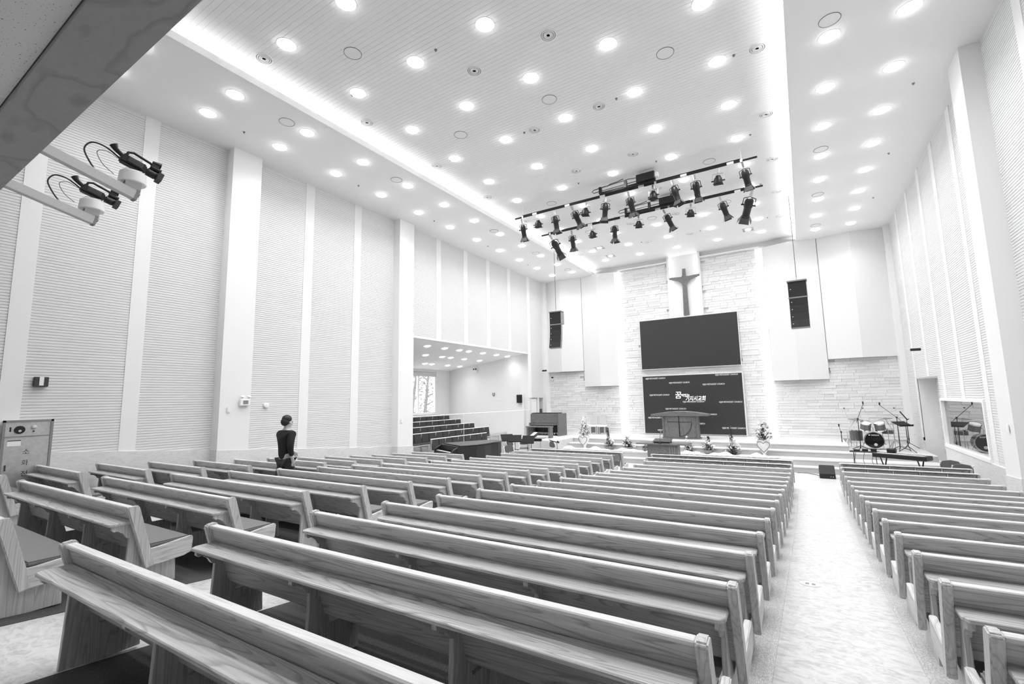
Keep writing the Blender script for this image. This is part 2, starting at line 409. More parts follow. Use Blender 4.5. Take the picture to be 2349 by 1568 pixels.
# rear gallery: ply edge and mineral tiles above the camera
gal = struct(MB().box(XL, XR, .685, 1.0, 4.60, 5.9).build('gallery_edge', 'header_ply'))
ct = struct(MB().box(XL, XR, YB, .685, 4.66, 5.9).build('ceiling_gallery', 'plaster_grey'))
for i in range(6):
    for j in range(4):
        x = XL+.1+i*2.5; y1_ = .68-j*1.17
        MB().box(x, x+2.495, y1_-1.165, y1_, 4.632, 4.66).build('ceiling_tile', 'acoustic_tile', ct, bevel=.004)

# ------------------------------------------------------------------ stone wall behind the stage
sw = struct(MB().box(XL-.1, XR+.1, YW+.03, YW+.25, 0, CM+.3).build('wall_stage', 'plaster_grey'))
def stones():
    rnd = random.Random(4); H = .118; cnt = 0; rest = [MB() for _ in range(6)]; singles = []
    cache = {}
    z = SL[3]; row = 0
    while z < 9.05:
        x = XL+.05-rnd.random()*.5
        while x < XR-.05:
            Lg = rnd.choice((.30, .42, .52, .64, .74))
            x0, x1 = max(x, XL+.02), min(x+Lg, XR-.02); x += Lg
            if x1-x0 < .05: continue
            cx = (x0+x1)/2
            behind = (cx < -9.75 and z > 4.1) or (-9.75 <= cx < -8.1 and z > 3.3) or (-.9 < cx < .9 and z > 3.3) or (cx >= .9 and z > 4.1)
            if behind or (-6.5 < cx < -2.4 and (3.98 < z < 6.1 or .95 < z < 3.4)) or (-5.05 < cx < -3.82 and z > 6.1): continue
            d = rnd.choice((0, .006, .012, .02)); mi = rnd.choice((0, 0, 1, 1, 2, 2, 3, 4, 5))
            if len(singles) < 300 and (cx > -.6 and z < 3.9 or (cx < -7.6 and z < 2.6)):
                singles.append(1); key = (round(x1-x0, 2), mi)
                if key not in cache: cache[key] = MB().box(0, key[0]-.004, -.03, .03, .002, H-.003).mesh('stone', 'stone_%d' % mi)
                inst('stone', cache[key], sw, (x0, YW-d, z))
            else: rest[mi].box(x0+.002, x1-.002, YW-.03-d, YW+.03, z+.002, z+H-.002)
        z += H; row += 1
    for i, b in enumerate(rest):
        if b.v: b.build('stone_veneer', 'stone_%d' % i, sw)['kind'] = 'stuff'
stones()
# folded baffle panels hung in front of the stone
def baffle(x0, xm, x1, zb, label):
    y0, ym = 22.9, 22.66
    b = MB().prism([(x0, y0), (xm, ym), (x1, y0), (x1, y0+.05), (xm, ym+.05), (x0, y0+.05)], 'z', zb, CS)
    o = struct(b.build('wall_baffle', 'baffle')); return o
baffle(XL+.17, -10.97, -9.80, 3.97, ''); baffle(-9.78, -8.80, -7.92, 3.13, '')
baffle(-1.06, -.12, .93, 3.12, ''); baffle(.95, 2.07, 3.16, 3.92, '')
# light slots beside the stone, cross niche, top rail
for x0, x1 in ((-7.90, -7.60), (-1.36, -1.08)):
    struct(MB().box(x0, x1, 22.90, 22.97, .74, 9.0).build('light_column', 'light_column'))
for x0, x1 in ((-5.22, -5.12), (-3.78, -3.68)):
    o = struct(MB().box(x0, x1, 22.86, YW, 6.30, CM).build('niche_side', 'strip_white'))
    xx = x1+.012 if x0 < -4.4 else x0-.012
    MB().box(xx-.01, xx+.01, 22.97, 23.0, 6.4, 9.2).build('light_strip', 'slot_strip', o)
struct(MB().box(-5.12, -3.78, 23.01, YW, 6.30, CM).build('niche_back', 'strip_white'))
for x0, x1 in ((-7.7, -5.22), (-3.68, -1.2)):
    struct(MB().box(x0, x1, 22.80, 22.86, 9.02, 9.08).build('ceiling_rail', 'white_paint'))

# ------------------------------------------------------------------ pews
_m = {}
def _c(key, fn):
    if key not in _m: _m[key] = fn()
    return _m[key]
def arc(cx, cz, r, a0, a1, n=6): return [(cx+r*math.cos(a0+(a1-a0)*i/n), cz+r*math.sin(a0+(a1-a0)*i/n)) for i in range(n+1)]
def post_mesh(): return MB().prism([(0, .765), (.012, .782), (.075, .79), (.092, .778), (.25, .21), (.17, .19)], 'x', 0, .05).mesh('post', 'oak_upright', bevel=.007, seg=2)
def rail_mesh(): return MB().prism([(.185, .20), (.50, .225), (.565, .25), (.575, .39), (.56, .402), (.205, .36)], 'x', 0, .042).mesh('seat_rail', 'oak_rail', bevel=.006, seg=2)
def leg_mesh(): return MB().prism([(.03, .0), (.46, .0), (.45, .235), (.22, .235), (.115, .55), (.055, .55)], 'x', 0, .032).mesh('leg', 'oak_upright', bevel=.003)
def bracket_mesh():
    p = [(-.085, .62), (-.085, .585), (-.07, .572)]+[(-.06+.045*math.sin(t), .565+.012*math.cos(t*2)) for t in (.3, .8, 1.3)]+[(.0, .545), (.03, .50), (.06, .49), (.12, .50), (.085, .62)]
    return MB().prism(p, 'x', 0, .035).mesh('bracket', 'oak_upright')
def back_y(z): return .032+(.78-z)*.288
def pew(x0, x1, y, label, group, yaw=0.0, drawers=0, zb=None):
    L = x1-x0; z = fl(y+.25) if zb is None else zb
    r = thing('pew', label, 'pew', (x0, y, z), yaw, group)
    t = .038
    poly = [(back_y(.752), .752), (back_y(.752)+t, .752), (back_y(.33)+t, .33), (back_y(.33), .33)]
    MB().prism(poly, 'x', .05, L-.05).build('backrest', 'oak', r)
    MB().box(.05, L-.05, .022, .082, .752, .776).build('top_cap', 'oak_cap', r, bevel=.006)
    pm = _c('post', post_mesh); rm = _c('rail', rail_mesh); lm = _c('leg', leg_mesh); bm_ = _c('bracket', bracket_mesh)
    for xx in (0, L-.05): inst('post', pm, r, (xx, 0, 0))
    for xx in (.004, L-.046): inst('seat_rail', rm, r, (xx, 0, 0))
    MB().box(.047, L-.047, .20, .56, .335, .36).build('seat_board', 'oak', r)
    MB().box(.06, L-.06, .215, .565, .36, .40).build('seat_cushion', 'cushion', r, bevel=.012, seg=2)
    n = max(2, round(L/1.25)+1)
    for i in range(n):
        xx = .075+(L-.182)*i/(n-1); inst('leg', lm, r, (xx, 0, 0))
        if not drawers: inst('bracket', bm_, r, (xx-.002, 0, 0))
    if not drawers:
        c = .05
        led = [(.052, .068), (.052, -.075), (.052+c*.55, -.115), (L-.052-c*.55, -.115), (L-.052, -.075), (L-.052, .068)]
        MB().prism(led, 'z', .622, .647).build('book_ledge', 'oak', r, bevel=.005)
    else:
        MB().box(.03, L-.03, -.02, .086, .777, .79).build('top_rail', 'oak_cap', r, bevel=.004)
        wdt = (L-.12)/drawers
        for i in range(drawers):
            a = .06+i*wdt
            d = MB().box(a+.02, a+wdt-.02, -.005, .10, .50, .75).build('drawer', 'oak_dark', r, bevel=.004)
            MB().tube([(a+wdt*.38, -.008, .685), (a+wdt*.43, -.03, .698), (a+wdt*.57, -.03, .698), (a+wdt*.62, -.008, .685)], .009, 6).build('handle', 'light_grey', d)
            MB().box(a-.008, a+.012, .0, .1, .46, .755).build('divider', 'oak_upright', r)
    return r
def yk(k): return 1.989+.85*k
BL = {}
# rows counted from the stage: the last plain row of a block is its first
for k in range(-1, 14):
    pew(lerp(k, [-1, 0, 1, 3, 13], [-4.2, -4.15, -4.08, -4.0, -3.93]), -.39, yk(k)-(.04 if k < 1 else .0), 'oak pew left of the wide aisle, %s row behind the drawer pews' % ORD[13-k], 'pews in the centre block', yaw=.012 if k < 1 else .003)
for k in range(-1, 15):
    pew(lerp(k, [0, 2, 4, 14], [-8.9, -8.8, -8.67, -8.65]), lerp(k, [0, 5, 8, 14], [-5.42, -5.2, -5.15, -5.15]), yk(k)-lerp(k, [0, 5, 9], [.14, .07, .0]), 'oak pew in the block beyond the narrow aisle, %s row behind its drawer pew' % ORD[14-k], 'pews in the block left of the narrow aisle', yaw=.012)
for k in range(0, 13):
    pew(-11.82, lerp(k, [0, 2, 6, 11], [-9.7, -9.65, -9.55, -9.53]), yk(k)-lerp(k, [0, 5, 12], [.18, .14, .1]), 'short oak pew against the ribbed left wall, %s row back from the grand piano' % ORD[12-k], 'short pews along the left wall', yaw=.012)
for k in range(0, 14):
    pew(.58, 3.0, yk(k), 'oak pew right of the wide aisle, %s row behind the drawer pews' % ORD[13-k], 'pews right of the wide aisle')
pew(-4.03, -.40, 13.62, 'pew with dark drawers in its back, second from the stage, left of the wide aisle', 'drawer pews', drawers=7, zb=.015)
pew(-4.10, -.39, 14.40, 'pew with dark drawers in its back, nearest the stage, left of the wide aisle', 'drawer pews', drawers=7, zb=.02)
pew(.585, 3.0, 13.68, 'pew with dark drawers in its back, second from the stage, right of the wide aisle', 'drawer pews', drawers=5, zb=.0)
pew(.60, 3.06, 14.46, 'pew with dark drawers in its back, nearest the stage, right of the wide aisle', 'drawer pews', drawers=5, zb=.0)
pew(-8.42, -5.06, 14.62, 'pew with drawers in its back in front of the music stands', 'drawer pews', drawers=7, zb=.0)

# ------------------------------------------------------------------ ceiling fittings
lens_prof = [(.150, 0), (.146, -.018), (.125, -.034), (.08, -.044), (1e-7, -.048)]
lens = MB().lathe(lens_prof, 20).mesh('lens', 'lamp_lens', smooth=True)
trim = MB().lathe([(.150, .004), (.150, -.006), (.175, -.006), (.180, .004)], 24).mesh('trim_ring', 'white_paint')
alens = MB().lathe([(r*.8, z*.8) for r, z in lens_prof], 16).mesh('lens', 'alcove_lens', smooth=True)
def beam_data(e):
    l = bpy.data.lights.new('lamp', 'SPOT'); l.energy = e; l.spot_size = SPOT_ANGLE; l.spot_blend = 1.0; l.shadow_soft_size = .1; return l
beam, beam_small, beam_dim = beam_data(SPOT), beam_data(SPOT*.35), beam_data(SPOT*.16)
galens = MB().lathe([(r*.7, z*.7) for r, z in lens_prof], 16).mesh('lens', 'gallery_fill_lens', smooth=True)
def downlight(x, y, z, label, group, lm=None, tilt=0.0, bd=None):
    t = thing('downlight', label, 'ceiling light', (x, y, z), 0, group, rot=(0, tilt, 0))
    inst('trim_ring', trim, t); inst('lens', lm or lens, t)
    o = bpy.data.objects.new('lamp', bd or (beam if lm is None else beam_small)); COL.objects.link(o); o.parent = t; o.location = (0, 0, -.07)
    return t
for j in range(-1, 11):
    y = 4.641+1.689*j
    n = ORD[10-j]
    for i in range(5): downlight(-7.838+1.72*i, y, CM, 'glowing downlight, slatted ceiling, %s row from the stone wall, %s' % (n, ('along the organ side cove', 'second from the organ side', 'middle column', 'second from the drum side', 'along the drum side cove')[i]), 'downlights of the central ceiling')
    for x, s in ((-10.82, 'organ side soffit, wall row'), (-9.68, 'organ side soffit, cove row'), (.918, 'drum side soffit, cove row'), (2.06, 'drum side soffit, wall row')):
        downlight(x, y+.02, CS, 'glowing downlight in the %s, %s from the stage wall' % (s, n), 'downlights of the '+s)
for x in (-10.3, -8.3, -6.3, -4.3, -2.3, -.3, 1.7):  # unseen lamps added under the gallery to brighten its tiles and the rear pews
    for y in (-.35, -2.4): downlight(x, y, 4.63, 'added fill light, out of view in the mineral tile ceiling under the gallery', 'added fill lights under the gallery', galens, 0.0, beam_dim)
vent = MB()
for r in (.16, .125, .09, .055): vent.lathe([(r, .0), (r, -.012), (r-.018, -.016), (r-.022, -.004)], 24)
vent_back = MB().lathe([(.15, -.001), (1e-7, -.001)], 24)
vm, vb = vent.mesh('diffuser_rings', 'white_paint', smooth=True), vent_back.mesh('duct', 'mid_grey')
for c_, x in enumerate((-8.54, -5.27, -3.54, -.235)):
    for k in range(7):
        y = 4.61+2.57*k
        if y > YW-1: continue
        t = thing('air_diffuser', 'round ringed air diffuser, %s from the stone wall, %s' % (ORD[6-k], ('along the organ side cove', 'second line from organ side', 'second line from drum side', 'along the drum side cove')[c_]), 'air vent', (x, y, CM), 0, 'round air diffusers')
        inst('rings', vm, t); inst('duct', vb, t)
ringm = MB().lathe([(.16, .004), (.16, -.008), (.17, -.008), (.172, .004)], 28).mesh('rim', 'mid_grey')
discm = MB().lathe([(.16, -.004), (1e-7, -.004)], 24).mesh('grille', 'ceiling_white')
for lab, grp, pts, z in (('round dark rimmed ceiling speaker, slatted ceiling', 'ceiling loudspeakers in the centre', [(x, y) for x in (-6.97, -4.4, -1.8) for y in (5.48, 8.88, 13.99, 17.4)], CM),
                         ('round dark rimmed ceiling speaker, side soffit', 'ceiling loudspeakers in the soffits', [(x, y) for x in (-9.69, .91) for y in (5.48, 8.93, 14.04, 17.39, 20.7)], CS)):
    for x, y in pts:
        if (x, y) in ((-4.4, 5.48), (-4.4, 13.99)): continue
        t = thing('ceiling_speaker', lab+', '+ORD[[q for a_, q in sorted(pts, key=lambda e: -e[1]) if a_ == x and (a_, q) not in ((-4.4, 5.48), (-4.4, 13.99))].index(y)]+' from the stage'+{-6.97: ' toward the organ', -4.4: ' in the middle', -1.8: ' toward the drums', -9.69: ' toward the organ', .91: ' toward the drums'}[x], 'ceiling speaker', (x, y+(.0 if z == CM else .35), z), 0, grp); inst('rim', ringm, t); inst('grille', discm, t)
for x, y in ((-7.40, 19.6), (-7.40, 21.05), (-1.42, 19.55), (-1.42, 20.95)):
    t = thing('recessed_spot', 'square recessed spotlight in the ceiling toward the %s, %s to the stone wall' % ('organ' if x < -4 else 'drums', 'closer' if y > 20 else 'second closest'), 'spotlight', (x, y, CM), 0, 'square recessed spots')
    MB().box(-.2, .2, -.2, .2, -.003, .0).build('housing', 'mid_grey', t)
    for a, b_, c_, d_ in ((-.21, .21, .19, .21), (-.21, .21, -.21, -.19), (-.21, -.19, -.21, .21), (.19, .21, -.21, .21)): MB().box(a, b_, c_, d_, -.012, 0).build('frame', 'light_grey', t)
    MB().lathe([(.1, 0), (.1, -.03), (1e-7, -.034)], 16, RX(.35)).build('lamp', 'alcove_lens', t, (0, 0, -.01))
# sprinkler heads
spr = MB().lathe([(.03, 0), (.03, -.006), (.008, -.008), (.008, -.03), (.02, -.032), (1e-7, -.036)], 10).mesh('sprinkler', 'mid_grey')
for i in range(4):
    for j in range(5): tag(inst('sprinkler', spr, None, (-8.0+2.45*i, 6.3+3.4*j, CM)), 'tiny sprinkler head in the slatted ceiling', 'sprinkler', 'sprinklers of the central ceiling')
for x in (-10.9, 2.5):
    for j in range(5): tag(inst('sprinkler', spr, None, (x, 5.5+3.4*j, CS)), 'tiny sprinkler head in the %s soffit' % ('left' if x < 0 else 'right'), 'sprinkler', 'sprinklers of the %s soffit' % ('left' if x < 0 else 'right'))

# ------------------------------------------------------------------ stage light bars
def light_bar(y, x0, x1, z, label, rods):
    t = thing('light_bar', label, 'lighting bar', ((x0+x1)/2, y, z)); c = (x0+x1)/2
    MB().tube([(x0-c, 0, 0), (x1-c, 0, 0)], .028, 10).build('pipe', 'black', t)
    MB().tube([(x0-c+.3, .0, .05), (-1, .01, .045), (1, .0, .055), (x1-c-.4, .0, .05)], .022, 6).build('cable_bundle', 'black', t)
    for i, xx in enumerate(rods): MB().tube([(xx-c, 0, .0), (xx-c, 0, CM-z)], .006, 6).box(xx-c-.03, xx-c+.03, -.03, .03, -.04, .04).build('hanger_rod', 'white_paint', t)
    for i in range(6):
        xx = x0-c+.8+i*1.25; MB().box(xx-.09, xx+.09, -.035, .035, -.03, .04).build('socket_box', 'white_paint', t, bevel=.01)
    return t
def hoist(x, y, z, label):
    t = thing('hoist', label, 'hoist', (x, y-.2, z))
    MB().box(.45, 1.0, -.1, .1, .03, .27).build('motor_box', 'black', t, bevel=.01)
    MB().box(1.0, 1.1, -.06, .06, .08, .22).build('end_cap', 'white_paint', t, bevel=.01)
    MB().box(-.75, 1.0, -.03, .03, -.02, .05).build('beam', 'black_matte', t)
    MB().tube([(-.55, 0, .22), (-.95, 0, .19), (-1.0, 0, .14), (-.95, 0, .09), (.45, 0, .12)], .012, 6).build('lower_loop', 'dark_grey', t)
    MB().tube([(-.95, 0, .19), (.2, 0, .25), (.45, 0, .22)], .012, 6).build('upper_loop', 'dark_grey', t)
    for xx in (-.72, .1): MB().box(xx-.04, xx+.04, -.05, .05, .0, .22).build('bracket', 'black', t)
    MB().tube([(-.5, 0, .2), (-.4, .04, .27), (-.2, .08, .30), (.0, .1, CM-z-.03)], .012, 6).build('cable', 'black', t)
    return t
light_bar(13.68, -8.28, -.56, 8.95, 'black lighting pipe hung from the ceiling, farther from the stage', (-7.97, -3.3, -.95))
light_bar(15.75, -8.32, -.56, 8.95, 'black lighting pipe hung from the ceiling, closer to the stage', (-7.95, -3.4, -.86))
hoist(-4.25, 13.68, 8.95, 'black hoist frame and motor box on the lighting pipe farther from the stage')
hoist(-4.1, 15.75, 8.95, 'black hoist frame and motor box on the lighting pipe closer to the stage')
def profile_spot(big=1.0):
    t = thing('profile_spot', '', 'stage light', (0, 0, 0))
    MB().box(-.03, .03, -.03, .03, -.13, .02).tube([(0, 0, -.03), (0, 0, -.17)], .012, 6).build('clamp', 'steel', t)
    MB().tube([(-.13, 0, -.36), (-.13, 0, -.2), (0, 0, -.16), (.13, 0, -.2), (.13, 0, -.36)], .012, 6).build('yoke', 'dark_grey', t)
    b = MB().lathe([(1e-7, -.19), (.055, -.195), (.085, -.23), (.1, -.28), (.1, -.40), (.085, -.42), (.085, -.62), (.095, -.63), (.095, -.66), (.07, -.665)], 16)
    for s in (-1, 1): b.tube([(s*.09, 0, -.36), (s*.16, 0, -.36)], .02, 8)
    b.build('body', 'black', t, smooth=True)
    for a in range(4):
        MB()._add([(-.09, .085, -.655), (.09, .085, -.655), (.115, .15, -.78), (-.115, .15, -.78), (-.09, .09, -.655), (.09, .09, -.655), (.115, .155, -.78), (-.115, .155, -.78)], [(0,1,2,3),(4,7,6,5),(0,4,5,1),(1,5,6,2),(2,6,7,3),(3,7,4,0)], RZ(a*math.pi/2)).build('barn_door', 'dark_grey', t)
    for o in t.children: o.scale = (big, big, big)
    return t
def par_can():
    t = thing('par_can', '', 'stage light', (0, 0, 0))
    MB().box(-.03, .03, -.03, .03, -.09, .02).tube([(0, 0, -.03), (0, 0, -.12)], .012, 6).build('clamp', 'steel', t)
    MB().tube([(-.15, 0, -.32), (-.15, 0, -.13), (.15, 0, -.13), (.15, 0, -.32)], .011, 6).build('yoke', 'steel', t)
    b = MB().lathe([(1e-7, -.17), (.06, -.175), (.075, -.22), (.11, -.26), (.12, -.30), (.12, -.40), (.10, -.405)], 16)
    for s in (-1, 1): b.tube([(s*.11, 0, -.32), (s*.18, 0, -.32)], .02, 8)
    b.build('can', 'black', t, smooth=True)
    MB().box(-.125, .125, -.125, .125, -.42, -.41).box(-.09, .09, -.09, .09, -.425, -.42).build('gel_frame', 'black_matte', t)
    return t
sp0, pc0 = profile_spot(), par_can(); used = [0, 0]
def hang(kind, x, y, z, tx, tz_, label, group, s=1.0):
    src = (sp0, pc0)[kind]
    o = src if not used[kind] else copy_tree(src)
    used[kind] = 1; o.location = (x, y, z); o.rotation_euler = (tx, tz_, random.uniform(-.3, .3)); o['label'] = label; o['group'] = group; o.scale = (s, s, s)
A = 'E P E E P E E P E E P E'.split()
for i, (c, x) in enumerate(zip(A, (-8.01, -7.37, -6.73, -6.08, -5.55, -4.87, -4.15, -3.37, -2.83, -2.19, -1.55, -.93))):
    if c == 'E': hang(0, x, 13.68, 8.88, random.uniform(.05, .5), random.uniform(-.3, .12), 'black profile spotlight, %s lamp from the organ end of the farther lighting pipe' % ORD[i], 'profile spots on the rear pipe')
    else: hang(1, x, 13.68, 8.88, random.uniform(.0, .35), random.uniform(-.15, .2), 'short black can spotlight, %s lamp from the organ end of the farther lighting pipe' % ORD[i], 'can spots on the rear pipe')
A = 'E E P E P E P E E'.split()
for i, (c, x) in enumerate(zip(A, (-7.95, -7.03, -6.21, -5.35, -4.45, -3.58, -2.69, -1.8, -.86))):
    big = i in (0, 8)
    if c == 'E': hang(0, x, 15.75, 8.88, .75 if big else random.uniform(.05, .4), (-.45 if i == 0 else .3) if big else random.uniform(-.3, .1), ('large black profile spotlight at the %s end of the closer lighting pipe' % ('organ' if i == 0 else 'drum') if big else 'black profile spotlight, %s lamp from the organ end of the closer lighting pipe' % ORD[i]), 'large end spots' if big else 'profile spots on the front pipe', 1.35 if big else 1.0)
    else: hang(1, x, 15.75, 8.88, random.uniform(.0, .35), random.uniform(-.1, .2), 'short black can spotlight, %s lamp from the organ end of the closer lighting pipe' % ORD[i], 'can spots on the front pipe')

# ------------------------------------------------------------------ line arrays
def line_array(x, y, label, yaw):
    t = thing('line_array', label, 'loudspeaker', (x, y, 6.33), yaw)
    MB().tube([(0, .1, .05), (0, .1, CM-6.33)], .009, 6).build('hanging_wire', 'dark_grey', t)
    MB().tube([(0, .1, .0), (0, .1, .12)], .02, 8).build('shackle', 'steel', t)
    MB().box(-.29, .29, -.05, .30, -.035, .01).build('fly_frame', 'mid_grey', t, bevel=.005)
    sub_ = MB().box(-.27, .27, 0, .36, -.56, -.04).build('sub_cabinet', 'speaker_grey', t, bevel=.008)
    MB().box(-.262, .262, -.012, .0, -.55, -.05).build('grille', 'speaker_grille', sub_)
    MB().box(-.21, -.18, -.016, -.012, -.30, -.28).build('badge', 'white_paint', sub_)
    MB().box(-.28, .28, -.015, .02, -.60, -.56).build('coupling_bar', 'mid_grey', t)
    y0, z0, a = .0, -.60, .03
    for i in range(4):
        M = T(0, y0, z0) @ RX(-a)
        c = MB().box(-.265, .265, 0, .15, -.255, 0, M).build('array_cabinet', 'speaker_grey', t)
        MB().box(-.262, .262, -.012, 0, -.25, -.005, M).build('grille', 'speaker_grille', c)
        MB().box(-.21, -.18, -.016, -.012, -.14, -.12, M).build('badge', 'white_paint', c)
        for k_ in (-.08, -.16): MB().box(.265, .268, .06, .09, k_-.02, k_+.0, M).build('rigging_hole', 'black', c)
        q = M @ Vector((0, 0, -.255)); y0, z0 = q.y, q.z; a += .075
    return t
line_array(.09, 18.04, 'black line array loudspeaker hung over the wide aisle', -.05)
line_array(-8.98, 18.04, 'black line array loudspeaker hung in front of the organ', .05)

# ------------------------------------------------------------------ screens and cross
s1 = thing('led_wall', 'dark blank wide screen on the stone wall below the cross', 'screen', (-4.475, YW-.19, 5.075))
MB().box(-2.205, 2.205, -.04, .06, -1.195, 1.195).build('display', 'led_screen', s1)
MB().box(-2.23, 2.23, -.03, .08, -1.22, 1.22).build('surround', 'white_paint', s1)
s2 = thing('lower_screen', 'lower dark screen with white Korean lettering behind the pulpit', 'screen', (-4.475, YW-.19, 2.16))
MB().box(-2.205, 2.205, -.04, .06, -1.36, 1.36).build('display', 'led_screen', s2)
MB().box(-2.26, 2.26, -.02, .08, -1.40, 1.42).build('surround', 'screen_frame', s2)
up = (math.pi/2, 0, 0)
for x, z in ((-2.05, 1.22), (-.95, .98), (.55, .86), (1.12, 1.27), (-1.9, .42), (-.37, .08), (1.20, .05), (-1.18, -.24), (.13, -.5), (-2.03, -.66), (-.4, -.92), (1.25, -1.1), (-1.6, -1.24)):
    text_mesh('screen_words', 'KIJISI METHODIST CHURCH', .098, 'screen_text', s2, (x, -.045, z), up, width=.93)
text_mesh('screen_title', '꿈', .36, 'screen_title', s2, (-.72, -.045, .30), up, width=.28, shear=.1)
text_mesh('screen_title', '이있는', .15, 'screen_title', s2, (-.42, -.045, .36), up, width=.36)
text_mesh('screen_title', '기지시교회', .25, 'screen_title', s2, (-.25, -.045, .17), up, width=.88, shear=.15)
cr = thing('cross', 'dark wooden cross with flared arms on the wall above the blank screen', 'cross', (-4.43, YW-.12, 6.3))
MB().prism([(-.13, .05), (.13, .05), (.1, 1.45), (.13, 1.62), (.3, 1.75), (.69, 1.87), (.69, 1.97), (.14, 1.93), (.085, 1.98), (.07, 2.32), (-.07, 2.32), (-.085, 1.98), (-.14, 1.93), (-.69, 1.97), (-.69, 1.87), (-.3, 1.75), (-.13, 1.62), (-.1, 1.45)], 'y', -.09, .0).build('beam', 'pulpit_wood', cr, bevel=.008)
MB().box(-.05, .05, 0, .1, .3, .5).box(-.05, .05, 0, .1, 1.6, 1.75).build('wall_bracket', 'dark_grey', cr)

# ------------------------------------------------------------------ choir alcove
struct(MB().box(-17.6, XL-.3, 21.0, 21.2, 0, 5.2).build('wall_alcove_far', 'wall_white'))
struct(MB().box(-17.6, XL-.3, 12.1, 12.3, 0, 5.2).build('wall_alcove_near', 'wall_white'))
struct(MB().box(-17.6, -17.4, 12.1, 16.9, 0, 4.6).box(-17.6, -17.4, 19.85, 21.2, 0, 4.6).box(-17.6, -17.4, 16.9, 19.85, 0, 1.84).box(-17.6, -17.4, 16.9, 19.85, 4.12, 4.6).build('wall_alcove_back', 'wall_white'))
struct(MB().prism([(XL-.28, 4.89), (-17.6, 4.19), (-17.6, 4.4), (XL-.28, 5.1)], 'y', 12.1, 21.2).build('ceiling_alcove', 'soffit_white'))
ASL = math.atan2(.70, 5.25)
def alc_z(x): return 4.89-.1333*(XL-.28-x)
for rw, ys, x in (('first', (14.34, 15.45, 16.47, 17.17, 18.29, 19.47, 20.5), -13.07), ('second', (15.75, 16.9, 17.53, 18.6, 19.9), -14.45), ('third', (16.3, 17.4, 17.9, 19.15, 20.2), -16.0)):
    for q, y in enumerate(ys[::-1]): downlight(x, y, alc_z(x)-.002, 'glowing downlight over the choir benches, %s line from the hall, %s from the far wall' % (rw, ORD[q]), 'downlights of the choir alcove', alens, -ASL)
w1 = struct(MB().box(-17.56, -17.44, 16.9, 19.85, 1.84, 1.92).box(-17.56, -17.44, 16.9, 19.85, 4.04, 4.12).box(-17.56, -17.44, 16.9, 16.97, 1.92, 4.04).box(-17.56, -17.44, 19.78, 19.85, 1.92, 4.04).build('window_1', 'white_paint'))
MB().box(-17.55, -17.45, 18.42, 18.54, 1.92, 4.04).build('mullion', 'white_paint', w1)
for y0, y1 in ((16.97, 18.42), (18.54, 19.78)):
    MB().box(-17.51, -17.495, y0, y1, 1.92, 4.04).build('pane', 'clear_glass', w1)
MB().box(-17.43, -17.39, 16.92, 19.83, 3.86, 4.1).tube([(-17.39, 16.92, 4.06), (-17.39, 19.83, 4.06)], .04, 8).build('roller_blind', 'light_grey', w1)
MB().box(-17.42, -17.28, 16.85, 19.9, 1.80, 1.84).build('window_sill', 'white_paint', w1)
struct(MB().box(-60, -17.62, -10, 60, -.5, -.3).build('ground', 'stage_floor'))
def tree(x, y, h, lean, seed, label):
    t = thing('tree', label, 'tree', (x, y, -.3)); rnd = random.Random(seed)
    tr = MB().tube([(0, 0, 0), (lean*.4, lean*.4, h*.4), (lean, lean*.8, h)], [.16, .12, .04], 8)
    for i in range(7):
        a = rnd.random()*6.28; z = h*(.25+.1*i); tr.tube([(lean*z/h, lean*.8*z/h, z), (lean*z/h+.9*math.cos(a), lean*.8*z/h+.9*math.sin(a), z+.5)], [.05, .015], 5)
    tr.build('trunk', 'mid_grey', t)
    b = MB()
    for i in range(900):
        z = .6+(h-.2)*rnd.random(); r = 1.1*(1.1-z/h*.7)*math.sqrt(rnd.random()); a = rnd.random()*6.28
        M = T(lean*z/h+r*math.cos(a), lean*.8*z/h+r*math.sin(a), z) @ RZ(rnd.random()*6) @ RX(rnd.random()*3)
        b._add([(-.07, 0, 0), (0, -.03, .01), (.09, 0, 0), (0, .04, .01)], [(0, 1, 2, 3)], M)
    o = b.build('foliage', 'leaf_light', t, normals=False); o['kind'] = 'stuff'
tree(-20.4, 20.6, 5.2, .5, 1, 'leafy tree with leaning trunk outside, seen through the left window pane')
tree(-21.6, 23.2, 5.6, .4, 2, 'leafy tree outside, seen through the right window pane')
tree(-22.8, 21.9, 6.0, -.3, 3, 'tall leafy tree behind the others, outside the alcove window')
